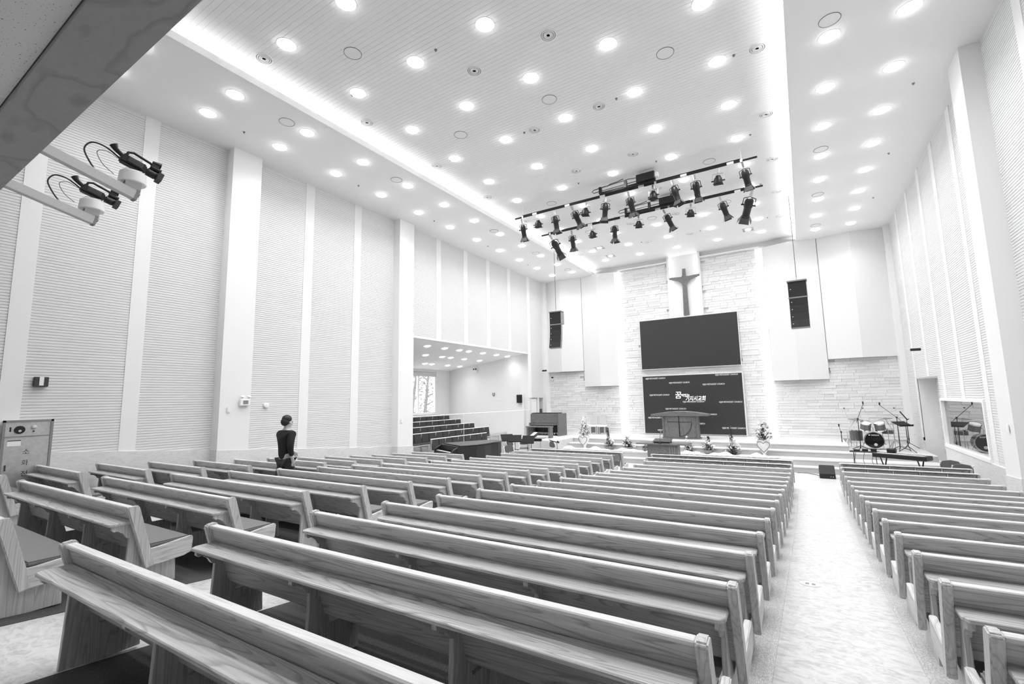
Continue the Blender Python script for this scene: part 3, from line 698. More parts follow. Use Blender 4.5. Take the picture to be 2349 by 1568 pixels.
# tiers and benches
for k_ in range(1, 5):
    struct(MB().box(-17.38, -12.45-.87*k_, 12.3, 20.6, .15+.19*(k_-1), .15+.19*k_).build('choir_tier', 'stage_floor'))
struct(MB().box(-17.38, -12.45, 12.3, 20.6, 0, .15).build('choir_tier', 'stage_floor'))
cush = MB().box(-.04, .03, .008, .442, -.19, .2).mesh('back_cushion', 'choir_cushion', bevel=.02, seg=2)
scush = MB().box(-.2, .2, .008, .442, -.03, .03).mesh('seat_cushion', 'choir_cushion', bevel=.015)
def choir_bench(k, y0, y1):
    x, z = -12.85-.87*k, .15+.19*k
    t = thing('choir_bench', 'dark padded choir bench in the alcove, %s row up from the piano' % ORD[k], 'bench', (x, y0, z), 0, 'choir benches')
    L = y1-y0; n = max(3, round(L/.45)); p = L/n
    MB().box(-.075, .0, 0, L, .83, .86).build('top_rail', 'white_paint', t, bevel=.006)
    MB().box(-.07, -.045, 0, L, .45, .83).build('back_board', 'oak', t)
    MB().box(-.05, .42, 0, L, .38, .42).build('seat_board', 'oak_rail', t)
    for i in range(n):
        inst('back_cushion', cush, t, (-.005, i*p, .645), (0, -.12, 0), (1, p/.45, 1)); inst('seat_cushion', scush, t, (.2, i*p, .44), (0, 0, 0), (1, p/.45, 1))
    for i in range(0, n+1, 2):
        y = min(L-.04, i*p)
        MB().box(-.06, .0, y, y+.04, 0, .83).box(.34, .39, y, y+.04, 0, .38).box(.0, .34, y, y+.04, .3, .38).build('leg', 'oak_upright', t)
for k_, (a, b_) in enumerate(((14.37, 18.24), (12.9, 19.67), (12.9, 19.59), (12.9, 19.57), (12.9, 19.69))): choir_bench(k_, a, b_)
t = thing('choir_rail', 'thin white metal rail across the opening of the choir alcove', 'railing', (XL+.06, 12.4, 0))
MB().tube([(0, 0, 1.98), (0, 8.6, 1.99)], .014, 8).build('top_tube', 'white_paint', t)
for y in (.0, 3.0, 8.6): MB().tube([(0, y, 0), (0, y, 1.98)], .009, 8).build('upright', 'white_paint', t)
t = thing('wood_screen', 'low pale oak panelled screen standing behind the music stands', 'screen panel', (-11.6, 16.7, 0))
MB().box(-.03, .0, 0, 1.32, .0, 1.08).build('board', 'oak', t)
for y in (.0, .63, 1.25): MB().box(0, .025, y, y+.07, 0, 1.08).build('stile', 'oak_upright', t)
for z in (.05, .97): MB().box(0, .02, .07, 1.25, z, z+.08).build('rail', 'oak_rail', t)
# wall fittings in the alcove
tag(MB().box(-.16, .16, -.14, .0, -.21, .21).box(-.145, .145, -.15, -.14, -.195, .195).build('wall_speaker', 'black', None, (-12.62, 21.0, 2.56), bevel=.01), 'black box loudspeaker on the far wall of the choir alcove', 'loudspeaker')
t = thing('emergency_light', 'small pale light box with two dark lamps under the alcove ceiling', 'emergency light', (-15.5, 20.98, 4.15))
MB().box(-.12, .12, -.06, 0, -.06, .06).build('case', 'white_paint', t)
for s in (-1, 1): MB().lathe([(.02, 0), (.05, .06), (1e-7, .065)], 10, T(s*.07, -.05, .08) @ RX(1.2)).build('lamp', 'dark_grey', t)
tag(MB().tube([(-.05, 0, .09), (-.05, 0, -.05), (-.03, 0, -.09), (.03, 0, -.09), (.05, 0, -.05), (.05, 0, .09)], .014, 6).build('wall_hook', 'dark_grey', None, (-14.3, 20.975, 2.83)), 'small dark U shaped bracket on the far alcove wall', 'bracket')

# ------------------------------------------------------------------ grand piano under a dark cover
def piano():
    t = thing('grand_piano', 'grand piano under a shiny black cover, beside the choir benches', 'piano', (-11.24, 13.48, -.05), math.atan2(2.05, 1.0)-math.pi/2)
    out = [(-.72, 0), (.72, 0), (.74, .35), (.73, .8), (.62, 1.2), (.40, 1.6), (.30, 1.95), (.12, 2.2), (-.25, 2.3), (-.55, 2.2), (-.72, 1.9)]
    MB().prism(out, 'z', .30, .95).build('cover', 'vinyl_cover', t, bevel=.02, seg=2)
    MB().prism([(x*1.03, y*1.02+.12 if y < .1 else y*1.02) for x, y in out], 'z', .952, .985).build('lid', 'vinyl_cover', t, bevel=.01)
    MB().box(-.74, .74, -.22, .0, .62, .74).build('key_bed', 'black', t, bevel=.01)
    for s in (-1, 1): MB().prism([(-.24, .62), (-.24, .76), (-.16, .84), (.02, .93), (.02, .62)], 'x', s*.74-.04, s*.74+.04).build('arm', 'black', t, bevel=.01)
    MB().box(-.62, .62, -.2, -.06, .74, .757).build('white_keys', 'ivory', t)
    MB().box(-.6, .6, -.12, -.05, .757, .768).build('black_keys', 'black_gloss', t)
    for x, y in ((-.55, .25), (.55, .25), (-.1, 1.95)): MB().lathe([(.045, .62), (.06, .5), (.04, .35), (.05, .12), (.03, .06), (.035, 0)], 10, T(x, y, 0)).build('leg', 'black', t, smooth=True)
    MB().box(-.1, .1, .1, .2, .1, .62).box(-.14, .14, -.02, .2, .06, .1).build('pedal_lyre', 'black', t)
piano()

# ------------------------------------------------------------------ stands, chairs
def music_stand(loc, rz, label, tilt=.75, h=1.0, flat=False):
    t = thing('music_stand', label, 'music stand', loc, rz)
    MB().tube([(0, 0, .18), (0, 0, h-.1)], [.014, .010], 8).tube([(0, 0, .3), (0, 0, .36)], .022, 8).build('pole', 'black', t)
    MB().box(-.25, .25, -.01, .005, -.03, .31, T(0, 0, h-.12) @ RX(-tilt)).box(-.25, .25, -.06, .0, -.04, -.025, T(0, 0, h-.12) @ RX(-tilt)).build('desk', 'black_matte' if not flat else 'dark_grey', t)
    for a in range(3): MB().tube([(0, 0, .2), (.27*math.cos(a*2.094+.5), .27*math.sin(a*2.094+.5), .012)], .010, 6).build('leg', 'black', t)
    return t
music_stand((-9.75, 15.75, 0), .5, 'black music stand nearest the piano, desk turned to the choir', .75, 1.02)
music_stand((-9.6, 16.75, 0), -.3, 'music stand with white sheet on its tilted desk, beside the wood screen', 1.1, 1.12)
music_stand((-9.1, 15.6, 0), .2, 'black music stand behind the drawer pew, desk tilted upright', .6, 1.0)
music_stand((-10.35, 16.15, 0), .8, 'black music stand half hidden behind another, by the piano tail', .7, 1.0)
music_stand((-8.35, 16.6, 0), 2.2, 'slim black music stand alone in front of the organ podium', 1.25, .95)
tag(MB().box(-.1, .1, -.14, .14, 0, .004).build('sheet', 'paper', None, (-9.555, 16.90, 1.105), (.47, 0, -.3)), 'white music sheet on the tilted desk by the wood screen', 'paper')
t = thing('table_stand', 'low grey flat top table on two posts by the organ podium', 'table', (-9.75, 17.3, 0), .35)
MB().box(-.45, .45, -.3, .3, .9, .925).build('top', 'mid_grey', t, bevel=.006)
MB().box(-.3, .3, -.12, .12, .78, .9).build('shelf_box', 'black', t)
for s in (-.25, .25): MB().tube([(s, 0, .04), (s, 0, .8)], .02, 8).build('post', 'light_grey', t)
MB().box(-.4, .4, -.22, -.16, 0, .04).box(-.4, .4, .16, .22, 0, .04).box(-.28, .28, -.2, .2, .02, .05).build('foot', 'black', t)
def folding_chair(loc, rz, label, group=None, frame='white_paint'):
    t = thing('folding_chair', label, 'chair', loc, rz, group)
    for s in (-.2, .2):
        MB().tube([(s, -.22, .01), (s, .05, .45), (s*.95, .22, .80)], .012, 6).build('back_leg', frame, t)
        MB().tube([(s*1.06, .26, .01), (s*1.06, .02, .44)], .012, 6).build('front_leg', frame, t)
    MB().box(-.2, .2, -.22, .16, .43, .46).build('seat', 'folding_seat', t, bevel=.012)
    MB().prism([(-.2, .60), (-.2, .72), (-.15, .80), (0, .83), (.15, .80), (.2, .72), (.2, .60), (.1, .57), (-.1, .57)], 'y', .17, .195).build('backrest', 'folding_seat', t, bevel=.005)
    return t
folding_chair((-10.5, 16.75, 0), 1.3, 'folding chair with dark round back between the music stands')
folding_chair((-8.75, 17.3, 0), 2.6, 'folding chair with dark round back beside the flat table')
folding_chair((-10.45, 17.6, 0), .6, 'folding chair tucked behind the flat table')
folding_chair((-9.45, 14.95, 0), 1.0, 'white framed folding chair under the piano tail')
folding_chair((2.98, 16.0, 0), 3.0, 'folding chair with dark back behind the keyboard, by the window wall')
folding_chair((2.98, 15.25, 0), 3.3, 'folding chair with dark back next to the drawer pew, by the right wall')

# ------------------------------------------------------------------ organ
t = thing('organ', 'dark wooden organ console on the podium in the corner', 'organ', (-11.0, 20.35, .74))
MB().box(-.72, .775, .1, .85, .62, 1.065).build('upper_case', 'organ_wood', t, bevel=.01)
MB().box(-.7, .7, .18, .8, 1.07, 1.1).build('lid', 'black', t)
MB().prism([(-.78, .62), (.78, .62), (.72, .52), (.55, .5), (-.55, .5), (-.72, .52)], 'y', .12, .2).build('apron', 'organ_wood', t)
for s in (-.8, .78): MB().box(s, s+.08, .05, .95, 0, .62 if s < 0 else 1.07).build('side_panel', 'organ_wood', t, bevel=.008)
MB().box(-.72, .78, .6, .7, .0, .62).build('back_panel', 'black', t)
for k_ in range(2): MB().box(-.5, .5, .16+.1*k_, .28+.1*k_, .5+.07*k_, .53+.07*k_).build('manual', 'ivory', t)
for i in range(16): MB().box(-.62+.085*i, -.585+.085*i, .25, .6, .06, .10+.03*(i % 2)).build('pedal', 'ivory' if i % 2 else 'black', t)
t = thing('organ_bench', 'dark wooden organ bench in front of the console', 'bench', (-10.6, 19.3, .74))
MB().box(-.65, .65, -.17, .17, .48, .53).build('seat', 'organ_wood', t, bevel=.008)
for s in (-.62, .54): MB().box(s, s+.08, -.16, .16, 0, .48).build('leg', 'organ_wood', t)
MB().box(-.54, .54, -.02, .02, .18, .26).build('stretcher', 'organ_wood', t)

# ------------------------------------------------------------------ pulpit, lectern, platform seats
t = thing('pulpit', 'broad dark wooden pulpit with inlaid cross on the platform', 'pulpit', (-4.58, 20.9, .74))
topo = [(-1.17, 1.04), (-1.17, .96), (1.17, .96), (1.17, 1.04)]+[(1.17-2.34*i/10, 1.04+.12*math.sin(math.pi*i/10)) for i in range(1, 10)]
MB().prism(topo, 'y', -.34, .36).build('top', 'organ_wood', t, bevel=.01)
body = [(-.72, -.12), (-.55, -.24), (0, -.31), (.55, -.24), (.72, -.12), (.72, .3), (-.72, .3)]
MB().prism(body, 'z', .06, .96).build('body', 'pulpit_wood', t, bevel=.01)
MB().prism([(x*1.06, y*1.08) for x, y in body], 'z', 0, .06).build('plinth', 'pulpit_wood', t)
for s in (-1, 1): MB().lathe([(.06, .0), (.06, .9)], 12, T(s*.68, -.14, .06)).build('column', 'pulpit_wood', t)
fy = lambda x: -.315+abs(x)*.115
MB().box(-.018, .018, -.325, -.29, .1, .95).build('cross_inlay', 'black', t)
MB().tube([(x/10, fy(x/10), .72) for x in range(-5, 6)], .013, 6).build('cross_inlay', 'black', t)
MB().tube([(.5*math.cos(a/8*1.57), fy(.5*math.cos(a/8*1.57)), .72-.60*math.sin(a/8*1.57)) for a in range(9)], .012, 6).build('arc_inlay', 'black', t)
for x in (-.35, .15): MB().tube([(x, .0, 1.14), (x, -.02, 1.26), (x+.05, -.08, 1.40)], .006, 6).ball((x+.05, -.08, 1.42), .02).build('microphone', 'black', t)
t = thing('lectern', 'dark wooden table lectern in front of the steps', 'lectern', (-4.43, 17.25, 0))
MB().box(-.9, .9, -.3, .3, .84, .89).build('top', 'organ_wood', t, bevel=.008)
MB().box(-.53, .53, -.2, .22, .05, .84).build('body', 'organ_wood', t, bevel=.008)
MB().box(-.6, .6, -.24, .26, 0, .05).build('plinth', 'organ_wood', t)
for x in (.25, .33, .41): MB().box(x, x+.04, -.215, -.2, .12, .78).build('flute', 'oak_dark', t)
MB().box(-.13, -.115, -.21, -.2, .3, .55).box(-.2, -.04, -.21, -.2, .44, .455).build('cross_mark', 'black', t)
t = thing('reading_desk', 'small black slanted reading desk on the lectern top', 'book rest', (-4.43, 17.2, .89))
MB().prism([(-.18, 0), (.18, 0), (.18, .12), (-.18, .05)], 'x', -.28, .28).build('wedge', 'black', t)
MB().box(-.31, .31, -.2, .2, .085, .10, RX(.19)).build('board', 'dark_grey', t, bevel=.004)
t = thing('gooseneck_microphone', 'thin gooseneck microphone on a round base on the lectern', 'microphone', (-4.47, 16.99, .89))
MB().lathe([(.075, 0), (.07, .02), (.02, .03), (.012, .05)], 14).build('base', 'black', t)
MB().tube([(0, 0, .03), (.0, 0, .2), (.03, .01, .36)], .007, 6).build('gooseneck', 'dark_grey', t)
MB().tube([(.03, .01, .36), (.06, .02, .46)], [.014, .02], 8).build('capsule', 'mid_grey', t)
for i, x in enumerate((-9.12, -8.66)):
    t = thing('platform_chair', 'pale upholstered armchair against the stone wall, %s' % ('nearer the organ' if i == 0 else 'nearer the pulpit'), 'chair', (x, 22.3, .74))
    MB().box(-.2, .2, .1, .17, .45, .92).build('backrest', 'light_grey', t, bevel=.03, seg=2)
    MB().box(-.21, .21, -.25, .12, .36, .46).build('seat', 'white_paint', t, bevel=.02)
    for a in (-.21, .17):
        for b_ in (-.24, .1): MB().box(a, a+.04, b_, b_+.04, 0, .36).build('leg', 'oak_upright', t)
    MB().box(-.16, .16, .08, .11, .05, .34).build('apron', 'mid_grey', t)

# ------------------------------------------------------------------ flowers and tulle
bl = MB()
for i in range(6): bl._add([(0, 0, .0), (.028, -.02, .018), (.055, 0, .012), (.028, .02, .018)], [(0, 1, 2, 3)], RZ(i*1.047) @ RY(-.5))
for i in range(6): bl._add([(0, 0, .005), (.018, -.014, .022), (.034, 0, .026), (.018, .014, .022)], [(0, 1, 2, 3)], RZ(i*1.047+.5) @ RY(-.8))
bl.ball((0, 0, .012), .012, 6, 5)
blm = bl.mesh('blossom', 'white_flower', normals=False); blc = bl.mesh('blossom', 'cream_flower', normals=False)
def bouquet(loc, label, kind, spread, h, nb, seed, tall=0.0, lean=0.0):
    rnd = random.Random(seed); t = thing('flower_arrangement', label, 'flowers', loc)
    z0 = 0.0
    if kind == 'vase':
        prof = [(.1, 0), (.11, .02), (.05, .05), (.045, .1), (.12, .22), (.19, .36), (.215, .48), (.19, .56), (.2, .58)]
        MB().lathe(prof, 22).build('vase', 'white_paint', t, smooth=True); z0 = .56
        pts = [(.17*math.sin(a)**3*1.15, -.205-.0*a, .37+.035*(5*math.cos(a)-2*math.cos(2*a)-.8*math.cos(3*a))) for a in [i*.2618 for i in range(25)]]
        MB().tube(pts, .012, 5).build('heart_wreath', 'leaf_light', t)
    elif kind == 'basket':
        MB().lathe([(.12, 0), (.18, .06), (.21, .13), (.2, .14)], 16).build('bowl', 'basket', t); z0 = .12
    else:
        MB().lathe([(.09, 0), (.13, .05), (.15, .1)], 14).build('pot', 'dark_grey', t); z0 = .08
    lf = MB()
    for i in range(90):
        a = rnd.random()*6.28; r = spread*rnd.uniform(.2, 1.25); z = z0+rnd.uniform(-.06, h*.45); s = rnd.uniform(.6, 1.5)
        lf._add([(0, -.012*s, 0), (.07*s, -.02*s, .02*s), (.15*s, 0, 0), (.07*s, .02*s, .02*s)], [(0, 1, 2, 3)], T(r*.5*math.cos(a), r*.5*math.sin(a), z) @ RZ(a) @ RY(rnd.uniform(-.9, .3)))
    if tall:
        for i in range(150):
            z = z0+tall*rnd.random(); a = rnd.random()*6.28; r = .075*(1-(z-z0)/tall*.8)
            lf._add([(0, -.012, 0), (.03, -.018, .012), (.06, 0, .02), (.03, .018, .012)], [(0, 1, 2, 3)], T(lean*(z-z0)+r*math.cos(a), r*math.sin(a), z) @ RZ(a) @ RY(-.6))
        for i in range(4): lf.tube([(0, 0, z0), (lean*tall*.5, .01*i, z0+tall*.5), (lean*tall+.02*i, .0, z0+tall*.95)], .006, 4)
    o = lf.build('foliage', 'leaf', t, normals=False); o['kind'] = 'stuff'
    for i in range(nb):
        a = rnd.random()*6.28; u = rnd.random(); r = spread*(1-u*.65)*rnd.uniform(.45, 1); z = z0+.02+h*u
        inst('blossom', blm if rnd.random() < .75 else blc, t, (r*math.cos(a), r*math.sin(a)*.8, z), (rnd.uniform(-.8, .8)+.5, rnd.uniform(-.8, .8), a), (1.5*rnd.uniform(.7, 1.2),)*3)
    return t
bouquet((-8.2, 18.95, .37), 'tall white flower vase with heart wreath on the step near the organ', 'vase', .32, .75, 46, 1)
bouquet((-1.36, 18.95, .37), 'tall white flower vase with heart wreath on the step near the wide aisle', 'vase', .34, .62, 44, 2, tall=.55)
bouquet((-7.12, 18.98, .37), 'flower basket with a tall leafy spike next to the vase near the organ', 'basket', .27, .34, 26, 3, tall=.8, lean=-.05)
bouquet((-6.33, 18.98, .37), 'white flower basket with a small upright tuft, in the middle of the row', 'basket', .27, .42, 26, 4, tall=.4)
bouquet((-5.52, 18.98, .37), 'low white flower basket half behind the lectern', 'basket', .24, .16, 20, 5)
bouquet((-3.92, 18.98, .37), 'dark leafy flower pot with a raised white orchid beside the lectern', 'pot', .2, .5, 18, 6)
bouquet((-3.2, 18.98, .37), 'flower basket with thin twigs standing up, between lectern and spike', 'basket', .26, .36, 26, 7, tall=.5)
bouquet((-2.38, 18.98, .37), 'dark bowl of white flowers with a tall leafy cone', 'pot', .33, .42, 30, 8, tall=.92, lean=-.04)
def tulle(x0, x1, y, z, seed, label):
    rnd = random.Random(seed); ph = [rnd.random()*6 for _ in range(4)]
    def f(u, v):
        x = x0+(x1-x0)*u
        hgt = .06+.05*math.sin(u*19+ph[0])+.03*math.sin(u*43+ph[1]); vv = v*2-1
        return (x, y+vv*.16+.04*math.sin(u*13+ph[2]), z+.006+max(.0, hgt)*(1-vv*vv)+.012*abs(math.sin(u*60+v*9)))
    tag(MB().grid(f, 60, 10).build('tulle_drape', 'tulle', None, smooth=True, normals=False), label, 'fabric')
tulle(-9.0, -5.1, 18.62, .37, 1, 'white tulle gathered along the step under the flowers near the organ')
tulle(-4.15, -.85, 18.62, .37, 2, 'white tulle gathered along the step under the flowers by the wide aisle')

# ------------------------------------------------------------------ drum kit on the side platform
DZ = SL[2]
t = thing('bass_drum', 'bass drum with black front head and two mounted toms', 'drum', (1.96, 20.78, DZ), -.05)
Md = T(0, 0, .31) @ RX(math.pi/2)
MB().lathe([(.27, -.40), (.28, -.40), (.28, .0), (.27, .0)], 28, Md).build('shell', 'drum_shell', t, smooth=True)
MB().lathe([(.272, .0), (1e-7, .002)], 28, Md).build('front_head', 'black_gloss', t)
MB().lathe([(.27, -.03), (.292, -.03), (.292, .015), (.268, .015)], 28, Md).build('hoop', 'chrome', t, smooth=True)
text_mesh('head_lettering', 'YAMAHA', .075, 'white_paint', t, (-.09, -.006, .47), up, width=.24, extrude=.002)
MB().lathe([(.022, 0), (.022, .003), (1e-7, .003)], 14, T(-.13, -.004, .497) @ RX(math.pi/2)).build('head_emblem', 'white_paint', t)
MB().lathe([(.05, 0), (.05, .003), (.042, .003)], 16, T(.03, -.004, .17) @ RX(math.pi/2)).build('port_ring', 'light_grey', t)
for s in (-1, 1): MB().tube([(s*.27, .1, .25), (s*.40, -.02, .01)], .014, 6).build('spur', 'chrome', t)
for x in (-.2, .2):
    M = T(x, .12, .80) @ RX(.35) @ RY(-x*.6)
    tm = MB().lathe([(.15, -.13), (.155, -.13), (.155, .13), (.15, .13)], 20, M).build('tom_shell', 'drum_shell', t, smooth=True)
    MB().lathe([(.15, .131), (1e-7, .131)], 20, M).build('tom_head', 'drum_head', tm)
    MB().lathe([(.15, .1), (.165, .1), (.165, .14), (.15, .14)], 20, M).lathe([(.15, -.14), (.165, -.14), (.165, -.1), (.15, -.1)], 20, M).build('tom_hoop', 'chrome', tm)
    MB().tube([(0, .1, .58), (0, .1, .74), (x*.6, .12, .80)], .013, 6).build('tom_arm', 'chrome', t)
def floor_drum(x, y, z0, r, h, leg, label):
    t = thing('drum', label, 'drum', (x, y, DZ))
    MB().lathe([(r-.01, z0), (r, z0), (r, z0+h), (r-.01, z0+h)], 22).build('shell', 'drum_shell', t, smooth=True)
    MB().lathe([(r-.008, z0+h), (1e-7, z0+h)], 22).build('head', 'drum_head', t)
    MB().lathe([(r, z0+h-.03), (r+.012, z0+h-.03), (r+.012, z0+h+.012), (r, z0+h+.012)], 22).build('hoop', 'chrome', t)
    for a in range(3): MB().tube([(r*math.cos(a*2.1+.4), r*math.sin(a*2.1+.4), z0+.2), (r*1.05*math.cos(a*2.1+.4), r*1.05*math.sin(a*2.1+.4), .01)], .010, 6).build('leg', 'chrome', t)
floor_drum(1.50, 21.42, .25, .20, .38, 1, 'floor tom beside the bass drum')
floor_drum(2.42, 21.3, .52, .18, .16, 1, 'snare drum on the far side of the bass drum')
def cymbal_stand(x, y, h, r, tilt, label, lean=(0, 0)):
    t = thing('cymbal_stand', label, 'cymbal', (x, y, DZ))
    MB().tube([(0, 0, .1), (0, 0, h*.55), (lean[0], lean[1], h)], .012, 6).build('pole', 'steel', t)
    for a in range(3): MB().tube([(0, 0, .32), (.28*math.cos(a*2.1), .28*math.sin(a*2.1), .01)], .010, 6).build('leg', 'steel', t)
    MB().lathe([(1e-7, .03), (.04, .025), (.06, .008), (r, -.012), (r, -.014), (.05, .002), (1e-7, .01)], 26, T(lean[0], lean[1], h) @ RX(tilt) @ RY(tilt*.6)).build('cymbal', 'gold_cymbal', t, smooth=True)
cymbal_stand(1.22, 21.0, 1.04, .23, .12, 'crash cymbal on its stand above the floor tom', (.28, .0))
cymbal_stand(2.56, 21.1, 1.06, .22, -.15, 'ride cymbal on its stand beside the boom microphone', (-.2, 0))
cymbal_stand(2.62, 21.6, .85, .17, .05, 'pair of small cymbals on a stand by the snare')
def mic_stand(x, y, z, pole, boom, label, legs=.3):
    t = thing('microphone_stand', label, 'microphone stand', (x, y, z))
    MB().tube([(0, 0, .08), (0, 0, pole)], [.016, .010], 8).build('pole', 'black', t)
    b = Vector(boom); p = Vector((0, 0, pole))
    MB().tube([p-b*.25, p, p+b], .008, 6).ball(p, .03, 8, 6).build('boom', 'black', t)
    MB().tube([p+b, p+b+Vector((0, -.02, .09))], [.018, .024], 8).build('microphone', 'black', t)
    for a in range(3): MB().tube([(0, 0, .16), (legs*math.cos(a*2.1+.3), legs*math.sin(a*2.1+.3), .012)], .011, 6).build('leg', 'black', t)
mic_stand(1.52, 20.35, DZ, 1.08, (.20, .1, .50), 'black boom microphone stand in front of the floor tom')
mic_stand(2.62, 20.6, DZ, 1.12, (-.42, .05, .42), 'black boom microphone stand between the drums and the music stand')
mic_stand(1.05, 21.3, DZ, .55, (-.05, -.05, .2), 'short black microphone stand at the edge of the side platform', .22)
music_stand((2.78, 20.2, DZ), .7, 'black music stand with raised desk beside the drum kit', 1.15, .98)
music_stand((3.0, 21.5, DZ), 1.4, 'second black music stand near the doorway behind the drum kit', .55, 1.15)
for x in (1.31, 1.91, 2.87): tag(MB().lathe([(.025, 0), (.025, .02), (.012, .03), (.012, .05), (1e-7, .055)], 10, RX(math.pi/2)).build('wall_socket', 'dark_grey', None, (x, 22.955, 1.93)), 'tiny dark fitting on the stone wall above the drums, %s' % {1.31: 'left of the kit', 1.91: 'over the bass drum', 2.87: 'by the corner'}[x], 'wall fitting', 'dark fittings on the stone wall')

# ------------------------------------------------------------------ front floor
t = thing('floor_monitor', 'black wedge floor monitor at the end of the wide aisle', 'loudspeaker', (.40, 17.1, 0), .02)
MB().prism([(.0, 0), (.34, 0), (.34, .2), (.22, .36), (.0, .12)], 'x', -.2, .2).build('cabinet', 'black', t, bevel=.008)
MB().prism([(-.006, .13), (.214, .368), (.206, .374), (-.014, .136)], 'x', -.185, .185).build('grille', 'speaker_grille', t)
for x in (.07, .13): MB().box(x, x+.02, -.006, 0, .05, .07).build('knob', 'light_grey', t)
t = thing('keyboard', 'black stage keyboard on a folding stand in front of the steps', 'keyboard', (2.1, 16.5, 0), -.55)
MB().box(-.62, .62, -.18, .18, .74, .86).build('body', 'black', t, bevel=.015)
MB().box(-.5, .56, -.165, -.02, .86, .872).build('white_keys', 'ivory', t)
for i in range(25): MB().box(-.49+i*.042, -.475+i*.042, -.09, -.02, .872, .882).build('black_key', 'black_gloss', t)
MB().box(-.3, .3, .06, .16, .86, .868).build('control_panel', 'light_grey', t)
for s in (-.42, .42):
    MB().tube([(s, -.2, .01), (s, .16, .74)], .018, 6).tube([(s, .2, .01), (s, -.16, .74)], .018, 6).build('stand_leg', 'black', t)
tag(MB().box(-.1, .1, -.07, .07, 0, .12).build('small_amplifier', 'black', None, (1.93, 16.70, .87), (0, 0, -.5), bevel=.02), 'small black box resting on the stage keyboard', 'amplifier')
t = thing('effects_table', 'small black tray on thin legs beside the keyboard, with cables hanging', 'table', (1.35, 17.1, 0), -.1)
MB().box(-.35, .35, -.14, .14, .82, .85).build('tray', 'black', t, bevel=.01)
for x in (-.28, .28):
    for y in (-.1, .1): MB().tube([(x, y, .01), (x*.9, y*.8, .82)], .010, 6).build('leg', 'dark_grey', t)
for i, x in enumerate((-.25, -.05, .15)): MB().box(x, x+.14, -.09, .08, .85, .89+.02*i).build('pedal', 'black_matte', t, bevel=.006)
for i, x in enumerate((-.2, .0, .2)): MB().tube([(x, -.13, .83), (x-.04, -.17, .6), (x+.03, -.15, .3), (x-.05, -.2, .01)], .006, 5).build('cable', 'black', t)
tag(MB().tube([(-.4, 17.95, .012), (-.1, 17.97, .012), (.2, 17.6, .012), (.25, 17.4, .02)], .008, 6).build('floor_cable', 'dark_grey', None), 'thin dark cable running along the bottom step to the floor monitor', 'cable')
for x, y in ((.05, 16.57), (-.12, 11.62), (-.11, 6.27)):
    s = math.atan2(fl(y+.2)-fl(y-.2), .4)
    t = thing('floor_sticker', 'round white footprint sticker on the aisle floor, %s' % {16.57: 'just before the monitor', 11.62: 'between the front rows of pews', 6.27: 'among the rear rows of pews'}[y], 'sticker', (x, y, fl(y)+.002), 0, 'round aisle stickers', rot=(s, 0, 0))
    MB().lathe([(.1, 0), (.1, .002), (1e-7, .002)], 28).build('disc', 'sticker', t)
    for sx in (-.03, .03): MB().prism([(sx-.016, -.04), (sx+.016, -.04), (sx+.02, .02), (sx, .045), (sx-.02, .02)], 'z', .002, .003).build('footprint', 'mid_grey', t)

# ------------------------------------------------------------------ right wall: control room window, door recess, cameras
w2 = struct(MB().box(XR-.045, XR+.1, 14.16, 17.99, .97, 1.05).box(XR-.03, XR+.1, 14.16, 17.99, 2.27, 2.34).box(XR-.03, XR+.1, 14.16, 14.24, 1.05, 2.27).box(XR-.03, XR+.1, 17.91, 17.99, 1.05, 2.27).build('window_2', 'white_paint'))
MB().box(XR+.05, XR+.07, 14.24, 17.91, 1.05, 2.27).build('pane', 'tinted_glass', w2)
struct(MB().box(XR+.3, XR+.4, 14.0, 18.0, .8, 2.5).build('window_light_block', 'black_matte'))  # unseen black backing added behind the pane to stop light leaking in
d1 = struct(MB().box(XL-.12, XL-.06, 21.27, 21.83, .74, 2.57).build('door_1', 'white_paint'))
MB().tube([(XL-.06, 21.78, 1.7), (XL-.02, 21.78, 1.7), (XL-.02, 21.7, 1.7)], .012, 6).build('door_handle', 'steel', d1)
struct(MB().box(XL-.14, XL-.1, 22.06, 22.5, .74, 2.0).build('dark_opening_fill', 'dark_grey'))  # dark panel filling the second opening; its darkness is put into the colour
struct(MB().box(XL-.40, XL-.30, 20.9, 22.7, 0, 2.8).build('door_light_block', 'wall_white'))  # backing added behind the door openings to block the sky
def cctv(loc, rz, label):
    t = thing('security_camera', label, 'camera', loc, rz)
    MB().box(-.02, .02, .0, .03, -.06, .06).tube([(0, .0, 0), (0, -.12, 0)], .015, 6).build('wall_mount', 'white_paint', t)
    MB().box(-.04, .04, -.34, -.08, .02, .10).build('housing', 'black', t, bevel=.012)
    MB().lathe([(.05, -.01), (.05, .02), (1e-7, .022)], 12, T(0, -.16, -.01)).build('dome', 'white_paint', t)
    return t
cctv((XR-.012, 19.2, 3.8), math.pi/2+3.1416, 'small black security camera on a bracket above the recessed doorway')
cctv((-11.68, 22.97, 3.62), .3, 'small security camera on the stone wall near the organ')
cctv((XL+.012, 22.3, 3.99), -math.pi/2+3.1416, 'small security camera high on the left wall over the organ')

